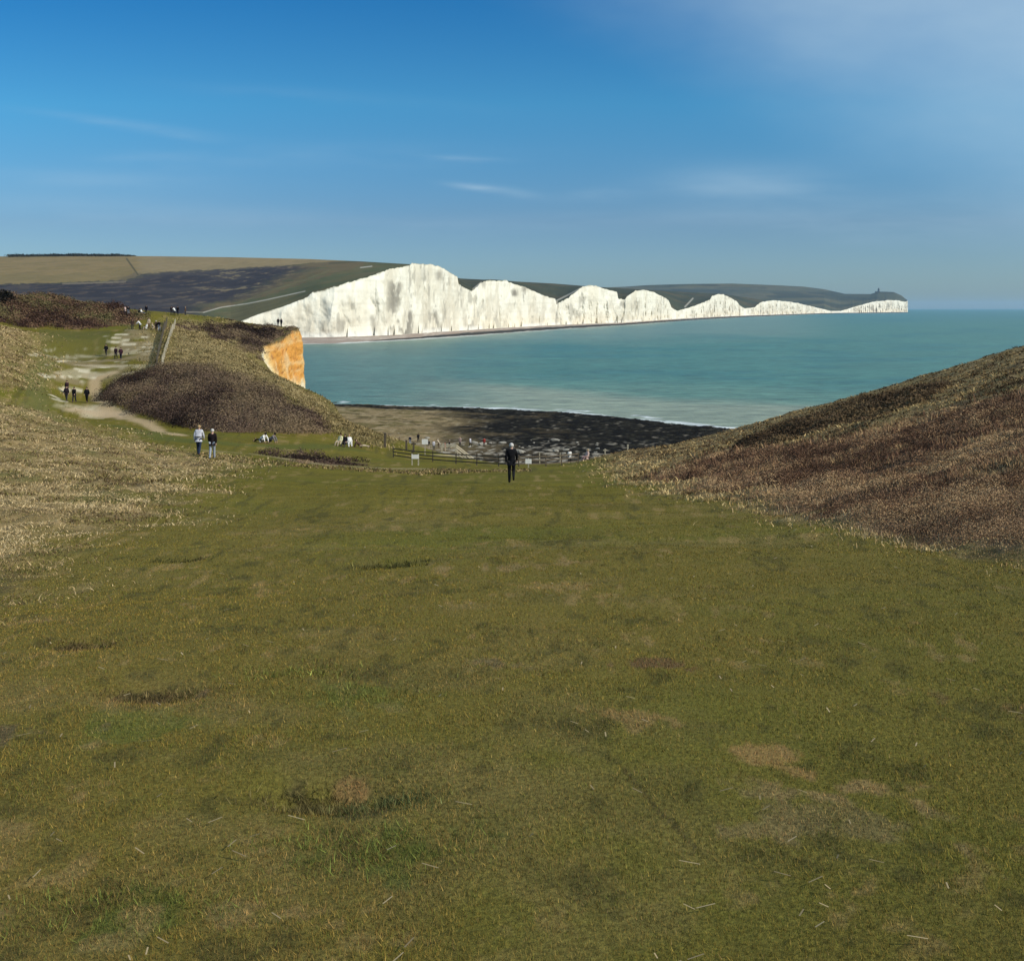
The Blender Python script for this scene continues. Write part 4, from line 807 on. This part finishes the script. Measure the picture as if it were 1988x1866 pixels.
# lighthouse on the last headland
ld = 6860.0; lx, _, lz = P(1706, 567, ld)
o = empty('lighthouse', (lx, ld, lz - 4), 'tiny tower of a lighthouse on top of the distant headland', 'lighthouse')
def lathe(prof, n=16):
    v = []; f = []
    for r, z in prof:
        for j in range(n): v.append((r * math.cos(2 * math.pi * j / n), r * math.sin(2 * math.pi * j / n), z))
    for k in range(len(prof) - 1):
        for j in range(n): f.append((k * n + j, k * n + (j + 1) % n, (k + 1) * n + (j + 1) % n, (k + 1) * n + j))
    return np.array(v), np.array(f)
m_grey = mat_plain('grey_granite', (.16, .17, .17), .8, .2, .15, .2)
v, f = lathe([(9.5, -6), (8.6, 6), (7.2, 16), (6.6, 21), (8.4, 21.4), (8.4, 22.6), (.1, 22.7)]); mesh('tower', v, f, m_grey, None, o, True)
v, f = lathe([(4.2, 22.6), (4.2, 27), (5.2, 27.3), (2.6, 30), (.5, 31.5), (.3, 35), (.02, 35.2)]); mesh('lantern', v, f, m_grey, None, o, True)
MB().box((-14, 4, 2), 16, 14, 12).build('annexe', m_grey, o)

# pale boulders on the foreshore
def ico_rock(seed):
    import bmesh
    bm = bmesh.new(); bmesh.ops.create_icosphere(bm, subdivisions=2, radius=1); r = random.Random(seed)
    off = [r.uniform(0, 50) for _ in range(3)]
    for v in bm.verts:
        n = math.sin(v.co.x * 2.3 + off[0]) * .18 + math.sin(v.co.y * 3.1 + off[1]) * .14 + math.sin(v.co.z * 2.7 + off[2]) * .12 + r.uniform(-.07, .07)
        v.co *= 1 + n
        v.co.z *= .62
    me = bpy.data.meshes.new('boulder'); bm.to_mesh(me); bm.free(); return me
m_rock = mat_plain('chalk_boulder', (.26, .24, .20), .9, .1, .25, 1.5)
rocks = [ico_rock(s) for s in range(4)]
for me in rocks: me.materials.append(m_rock)
hbg = hb.reshape(BX.shape)
def beach_z(x, y):
    i = min(max(int((y - bys[0]) / .8), 0), len(bys) - 1); j = min(max(int((x - bxs[0]) / .62), 0), len(bxs) - 1); return float(hbg[i, j])
rr = random.Random(5)
for kx in range(64):
    ppx = rr.uniform(730, 1180); ppy = rr.triangular(836, 892, 872); d = 27.2 * FPX / (ppy - HY); x = (ppx - CX) / FPX * d
    o = bpy.data.objects.new('boulder', rocks[kx % 4]); C.objects.link(o); s = rr.choice([.16, .2, .26, .34, .5, .7]) * (1 if ppx > 860 else .8)
    o.location = (x, d, beach_z(x, d) + .15 * s); o.scale = (s * rr.uniform(.9, 1.6), s, s * rr.uniform(.7, 1.1)); o.rotation_euler = (rr.uniform(-.2, .2), rr.uniform(-.2, .2), rr.uniform(0, 6))
    setp(o, 'pale chalk boulder among the stones of the beach below the fence', 'boulder', 'pale boulders on the foreshore')

# ------------------------------------------------------------------ people
def skin_mesh(name, pts, edges, radii, lvl=1, root=0):
    me = bpy.data.meshes.new(name + '_skel'); me.from_pydata([tuple(p) for p in pts], edges, []); o = bpy.data.objects.new(name, me); C.objects.link(o)
    md = o.modifiers.new('s', 'SKIN'); md.use_smooth_shade = True
    if not me.skin_vertices: me.attributes
    lay = me.skin_vertices[0].data
    for k, r in enumerate(radii):
        lay[k].radius = r if isinstance(r, tuple) else (r, r); lay[k].use_root = (k == root)
    sb = o.modifiers.new('d', 'SUBSURF'); sb.levels = lvl; sb.render_levels = lvl
    dg = bpy.context.evaluated_depsgraph_get(); dg.update()
    out = bpy.data.meshes.new_from_object(o.evaluated_get(dg)); out.name = name
    bpy.data.objects.remove(o); bpy.data.meshes.remove(me)
    out.materials.clear()
    return out
def vec(a): return Vector((0, math.sin(a), -math.cos(a)))            # angle from straight down, forward positive (+Y)
def rotx(v, a): return Vector((v.x, v.y * math.cos(a) - v.z * math.sin(a), v.y * math.sin(a) + v.z * math.cos(a)))
def figure(legs, arms, lean=0.0, spread=0.0, headtilt=0.0, lying=False):
    """legs: ((thigh, shin) left, right); arms: ((upper, fore) left, right); angles in degrees"""
    rad = math.radians; tl = rad(lean)
    up = Vector((0, math.sin(tl), math.cos(tl))); pel = Vector((0, 0, 0))
    J = {'pel': pel, 'bel': pel + up * .17, 'che': pel + up * .38, 'nck': pel + up * .56}
    hup = Vector((0, math.sin(tl + rad(headtilt)), math.cos(tl + rad(headtilt)))); fwd = Vector((0, hup.z, -hup.y))
    J['hem'] = pel - up * .16
    J['hd0'] = J['nck'] + hup * .10; J['hd1'] = J['nck'] + hup * .20; J['nose'] = J['hd0'] + fwd * .105 + hup * .035
    for s, (th, sh), (ua, fa) in ((-1, legs[0], arms[0]), (1, legs[1], arms[1])):
        t = 'l' if s < 0 else 'r'
        hip = pel + Vector((s * .095, 0, -.04)); kn = hip + vec(rad(th)) * .43 + Vector((s * spread, 0, 0)); an = kn + vec(rad(sh)) * .42
        ft = Vector((0, math.cos(rad(sh)), math.sin(rad(sh)))); toe = an + ft * .17 + vec(rad(sh)) * .05
        J[t + 'hip'], J[t + 'kn'], J[t + 'an'], J[t + 'toe'] = hip, kn, an, toe; J[t + 'heel'] = an + vec(rad(sh)) * .055 - ft * .04
        shd = J['che'] + up * .10 + Vector((s * .185, 0, 0)); el = shd + vec(rad(ua)) * .28 + Vector((s * .06, 0, 0)); wr = el + vec(rad(fa)) * .25 + Vector((-s * .01, 0, 0))
        J[t + 'sh'], J[t + 'el'], J[t + 'wr'] = shd, el, wr
        hd = vec(rad(fa)); J[t + 'pa'] = wr + hd * .07
        lat = Vector((0, hd.z, -hd.y))
        for q, (off, ln) in enumerate(((-.03, .062), (-.01, .075), (.011, .07), (.03, .055))):
            J[t + 'f%d' % q] = J[t + 'pa'] + hd * ln + lat * off * 1.15 + Vector((-s * .022, 0, 0)); J[t + 'k%d' % q] = J[t + 'pa'] + hd * .03 + lat * off
        J[t + 'th'] = wr + hd * .075 + lat * -.055 + Vector((-s * .02, 0, 0))
    low = min(J[k].z for k in J if k[1:] in ('heel', 'toe')) - .035
    if lying: low = min(v.z for v in J.values()) - .11
    low = min(low, J['pel'].z - .13) if (lean < -5 or lying) else low
    for k in J: J[k] = J[k] - Vector((0, 0, low))
    return J
def part(name, J, chains, R, root):
    names = []; ed = []
    for ch in chains:
        for a in ch:
            if a not in names: names.append(a)
        for a, b in zip(ch[:-1], ch[1:]): ed.append((names.index(a), names.index(b)))
    ed = list(dict.fromkeys(ed))
    return skin_mesh(name, [J[n_] for n_ in names], ed, [R.get(n_, R.get(n_[1:], .05)) for n_ in names], 1, names.index(root))
RB = {'pel': (.125, .105), 'bel': (.12, .095), 'che': (.145, .105), 'nck': .055, 'hd0': .085, 'hd1': .082, 'nose': .016, 'hip': .088, 'kn': .056, 'an': .040, 'toe': .030, 'heel': .035, 'sh': .062, 'el': .042, 'wr': .028, 'pa': (.036, .02),
      'th': .009, 'k0': .010, 'k1': .010, 'k2': .010, 'k3': .009, 'f0': .0085, 'f1': .009, 'f2': .009, 'f3': .008}
RJ = {'hem': (.20, .165), 'pel': (.185, .155), 'bel': (.175, .145), 'che': (.19, .145), 'nck': .082, 'sh': .092, 'el': .068, 'wr': .048}
RT = {'heel': .05, 'pel': (.145, .125), 'hip': .108, 'kn': .078, 'an': .062}
def make_proto(J):
    ch = [('pel', 'bel', 'che', 'nck', 'hd0', 'hd1'), ('hd0', 'nose')]
    for t in 'lr':
        ch += [('pel', t + 'hip', t + 'kn', t + 'an', t + 'toe'), ('che', t + 'sh', t + 'el', t + 'wr', t + 'pa'), (t + 'wr', t + 'th')] + [(t + 'pa', t + 'k%d' % q, t + 'f%d' % q) for q in range(4)]
    out = {'body': part('body', J, ch, RB, 'pel')}
    out['jacket'] = part('jacket', J, [('hem', 'pel', 'bel', 'che', 'nck')] + [('che', t + 'sh', t + 'el', t + 'wr') for t in 'lr'], RJ, 'pel')
    out['trousers'] = part('trousers', J, [('pel', t + 'hip', t + 'kn', t + 'an', t + 'heel') for t in 'lr'], RT, 'pel')
    for t in 'lr': out[t + 'shoe'] = skin_mesh('shoe', [J[t + 'heel'], J[t + 'an'] * .35 + J[t + 'toe'] * .65, J[t + 'toe']], [(0, 1), (1, 2)], [(.05, .045), (.05, .042), (.042, .034)], 1, 0)
    c0 = J['hd0'] * .35 + J['hd1'] * .65; hup = (J['hd1'] - J['hd0']).normalized(); fw = (J['nose'] - J['hd0']).normalized(); fw = (fw - hup * fw.dot(hup)).normalized(); sd = hup.cross(fw)
    v = []; f = []; nu, nv_ = 14, 8
    for i_ in range(nv_ + 1):
        for j in range(nu):
            th = 2 * math.pi * j / nu; front = math.cos(th); mx = math.radians(95 + 30 * (1 - front) / 2 * 1.2 - 25 * max(front, 0)); ph = mx * i_ / nv_
            dvec = hup * math.cos(ph) + (fw * math.cos(th) + sd * math.sin(th)) * math.sin(ph); v.append(tuple(c0 + dvec * (.108 + .004 * math.sin(5 * th))))
    for i_ in range(nv_):
        for j in range(nu): f.append((i_ * nu + j, i_ * nu + (j + 1) % nu, (i_ + 1) * nu + (j + 1) % nu, (i_ + 1) * nu + j))
    me = bpy.data.meshes.new('hair'); me.from_pydata(v, [], f); me.polygons.foreach_set('use_smooth', [True] * len(f)); out['hair'] = me
    return out
POSE = {'stride': figure(((4, -2), (12, -62)), ((-14, 2), (16, 34)), 4), 'walk': figure(((14, 6), (-12, -26)), ((-16, 0), (14, 30)), 3), 'walkb': figure(((-10, -20), (12, 8)), ((18, 36), (-14, 0)), 3),
        'stand': figure(((1, -1), (-1, -2)), ((2, 12), (-2, 14)), 0, .02), 'sit': figure(((112, 18), (108, 22)), ((20, 70), (15, 66)), -14, .05, 14), 'recline': figure(((92, 60), (88, 85)), ((-35, -20), (-30, -15)), -48, .03, 30),
        'stoop': figure(((20, -10), (6, -14)), ((40, 50), (36, 44)), 34)}
PROTO = {k: make_proto(v) for k, v in POSE.items()}
_mc = {}
def cloth(c):
    if c not in _mc: _mc[c] = mat_plain('cloth_%s' % len(_mc), c, .9, .1, .12, 7)
    return _mc[c]
SKIN = mat_plain('skin', (.48, .29, .21), .6, .3, .05, 20)
for k in PROTO:
    for me in PROTO[k].values(): me.materials.append(SKIN)
BLACK, NAVY, DKG, WHT, LGR, BLUE, JEAN, LJ, BEI, RED, BRN, YEL, PINK = (.008, .008, .010), (.012, .016, .032), (.035, .035, .037), (.70, .69, .66), (.48, .48, .52), (.04, .07, .14), (.025, .036, .065), (.30, .33, .38), (.42, .34, .24), (.32, .04, .03), (.09, .055, .035), (.58, .55, .34), (.5, .36, .32)
HDK, HBL, HGR, HBR = (.012, .010, .009), (.35, .24, .12), (.5, .48, .45), (.05, .028, .016)
def person(pose, x, y, z, rz, top, legs, hair, label, group=None, scale=1.0, shoe=BLACK):
    o = empty('person', (x, y, z), label, 'person', group, rz); o.scale = (scale,) * 3
    for k, me in PROTO[pose].items():
        nm = {'lshoe': 'shoe', 'rshoe': 'shoe'}.get(k, k)
        c_ = bpy.data.objects.new(nm, me); C.objects.link(c_); c_.parent = o
        m = {'body': SKIN, 'jacket': cloth(top), 'trousers': cloth(legs), 'hair': cloth(hair)}.get(k) or cloth(shoe)
        c_.material_slots[0].link = 'OBJECT'; c_.material_slots[0].material = m
    return o
def at(pxc, pyc, h_px=None, hgt=1.74, d=None):
    if d is None: x, y = unproj(pxc, pyc)
    else: x, y = (pxc - CX) / FPX * d, d
    return x, y, gz(x, y)
def pp(pose, pxc, pyc, rz, top, legs, hair, label, group=None, scale=1.0, d=None, shoe=BLACK):
    x, y, z = at(pxc, pyc, d=d); return person(pose, x, y, z, math.radians(rz), top, legs, hair, label, group, scale, shoe)
pp('stride', 993, 936, 0, BLACK, (.012, .012, .013), HGR, 'person in a black coat and dark trousers walking away down the green slope', d=45.5, scale=1.02)
pp('walk', 386, 882, 0, LGR, JEAN, HBL, 'person in a pale grey top and dark blue jeans walking away, left of the pair', 'pair walking along the grass', d=59, scale=1.0, shoe=BRN)
pp('walkb', 412, 885, 4, (.014, .010, .011), LJ, HGR, 'person in a dark jacket and light trousers walking away, right of the pair', 'pair walking along the grass', d=58, scale=.98)
G1 = 'walkers on the chalk path below the ledges'
pp('walk', 129, 780, 180, (.02, .014, .018), DKG, HDK, 'person in dark clothes at the left of three walkers on the chalk path', G1); pp('walkb', 144, 782, 170, BLACK, NAVY, HDK, 'person in black in the middle of three walkers on the chalk path', G1)
pp('walk', 168.5, 782, 185, BLACK, BLACK, HDK, 'person in black at the right of three walkers, on the chalk path by the scrub', G1); pp('walkb', 130, 766, 180, (.05, .025, .03), NAVY, HBR, 'person following just behind the left walker on the chalk path', G1)
G2 = 'three walkers among the chalk ledges'
pp('walk', 206, 692, 180, BLACK, DKG, HDK, 'person in black on the ledges, uphill left of two others', G2); pp('walkb', 225, 699, 175, (.03, .015, .02), NAVY, HDK, 'person in dark clothes on the ledges, middle of three', G2); pp('walk', 234.5, 699, 182, (.05, .02, .03), NAVY, HBR, 'person in a dark maroon jacket on the ledges, right of three', G2)
G3 = 'people gathered at the top of the footpath by the fence'
for a in [('stand', 257, 640, 30, (.05, .03, .022), DKG, HDK, 'person in brown and dark trousers at the left of the group by the fence'), ('stoop', 272, 642, 90, WHT, BLACK, HBR, 'person in a white jacket bending forward in the group by the fence'),
          ('sit', 284, 640, 120, WHT, BEI, HBL, 'person in white sitting on the grass in the group by the fence'), ('stand', 289, 637, 200, BEI, BRN, HBR, 'person in a pale top standing behind the seated one by the fence'),
          ('sit', 297, 640, -60, BEI, BEI, HBL, 'person in beige sitting at the centre right of the group by the fence'), ('walk', 303, 642, 180, BRN, DKG, HGR, 'person in dark brown with pale hair standing near the fence'),
          ('walkb', 309, 643, 185, BLACK, LJ, HDK, 'person in a black jacket and pale trousers nearest the dark fence')]: pp(*a, G3)
G4 = 'people on the skyline at the top of the headland'
for a in [('walk', 243, 613, 90, PINK, DKG, HDK, 'person in a pink top on the skyline next to the brown scrub hill'), ('stand', 249, 613, 20, BLACK, LJ, HDK, 'person in a black top and pale trousers beside the brown scrub hill'), ('sit', 269, 612, 100, BLACK, BLACK, HDK, 'person in black sitting on the skyline left of a standing one'),
          ('sit', 275, 612, -90, WHT, BLUE, HBL, 'person in white sitting on the skyline at the feet of a standing one'), ('stand', 284, 611, 0, (.006, .006, .012), NAVY, HDK, 'person in a dark blue jacket standing alone on the skyline'),
          ('stand', 333, 612, 10, (.02, .012, .012), DKG, HDK, 'person in dark clothes at the left of the skyline cluster at the fence end'), ('stoop', 339, 613, 60, WHT, BLACK, HBR, 'person in white crouching in front of the skyline cluster at the fence end'),
          ('stand', 345, 612, -10, BLACK, NAVY, HDK, 'person in black at the right of the skyline cluster at the fence end'), ('stand', 360, 613, 90, BRN, DKG, HBL, 'person in brown standing apart, right of the fence end on the skyline')]: pp(*a, G4)
pp('stand', 540, 633, 10, BLACK, NAVY, HDK, 'left of two people standing on the edge above the orange cliff', 'two people above the orange cliff', d=205); pp('stand', 546, 633, -20, (.02, .016, .02), BLACK, HDK, 'right of two people standing on the edge above the orange cliff', 'two people above the orange cliff', d=205)
G5 = 'people resting on the grass below the mound'
pp('recline', 508, 860, 60, WHT, BLACK, HDK, 'person in a white top lying back on the grass below the mound', G5); pp('recline', 524, 861, 80, (.16, .15, .16), BLACK, HDK, 'person in a grey top lying on the grass beside one in white', G5)
pp('sit', 660, 866, 150, YEL, BEI, HBR, 'person in a pale yellow top sitting at the left of the picnic', G5); pp('sit', 669, 867, 170, BLACK, DKG, HDK, 'person in black sitting in the middle of the picnic', G5); pp('sit', 678, 867, 200, WHT, WHT, HBL, 'person in bright white sitting at the right of the picnic', G5)
pp('recline', 700, 870, -80, BRN, BEI, HBR, 'person in brown lying on the grass right of the picnic', G5)
G6 = 'people by the cliff edge at the right end of the fence'
pp('stand', 1106, 902, 20, WHT, BLACK, HDK, 'person in a white top and dark trousers at the right end of the fence', G6, d=103, scale=.85); pp('sit', 1139, 897, 120, PINK, (.3, .2, .2), HBL, 'person in a pale pink top sitting at the cliff edge right of the fence', G6, d=101)
G7 = 'people on the beach near the steps'
for a in [(832, 866, 'stand', BLACK, BEI, HDK, 'person in black on the beach behind the higher notice board', 0), (842, 866, 'stand', LGR, DKG, HBL, 'person in pale grey on the beach beside the one in black', 30), (864, 870, 'stand', RED, BEI, HBR, 'person in a red top on the beach by the handrails', 90), (776, 862, 'walk', BRN, DKG, HDK, 'person in brown walking on the stony beach at the left', 100),
          (796, 858, 'stand', NAVY, LJ, HBL, 'person in navy with pale trousers on the beach between the dark posts', 20), (852, 862, 'stoop', BEI, BRN, HBR, 'person in beige bending over the stones behind the higher notice board', 70), (872, 864, 'walkb', BLACK, DKG, HDK, 'person in black walking beyond the handrails on the beach', -80),
          (893, 858, 'stand', PINK, NAVY, HBL, 'person in pink standing right of the handrails on the beach', 150), (913, 860, 'walk', LGR, BLACK, HDK, 'person in pale grey walking on the dark rocks right of the handrails', 60), (940, 858, 'stand', RED, BLACK, HDK, 'person in red on the dark rocks left of the walker in black', 0),
          (758, 856, 'sit', WHT, BEI, HBR, 'person in white sitting on the shingle left of the tall post', 40), (812, 852, 'walk', BLACK, BLACK, HDK, 'person in black far out on the shingle, above the left notice board', 20)]:
    d = 27.0 * FPX / (a[1] + 6 - HY); x = (a[0] - CX) / FPX * d; person(a[2], x, d, beach_z(x, d), math.radians(a[7]), a[3], a[4], a[5], a[6], G7)

# ------------------------------------------------------------------ haze
hm = bpy.data.materials.new('haze_air'); hm.use_nodes = True; t = hm.node_tree; t.nodes.clear()
pv = t.nodes.new('ShaderNodeVolumePrincipled'); pv.inputs['Color'].default_value = (.50, .74, 1.0, 1); pv.inputs['Density'].default_value = 2.6e-5; pv.inputs['Anisotropy'].default_value = 0.2
mo = t.nodes.new('ShaderNodeOutputMaterial'); t.links.new(pv.outputs[0], mo.inputs['Volume'])
hb_ = MB().box((0, 12000, 84), 200000, 26000, 184).build('haze', hm); setp(hb_, 'thin sea haze over the bay', kind='stuff')
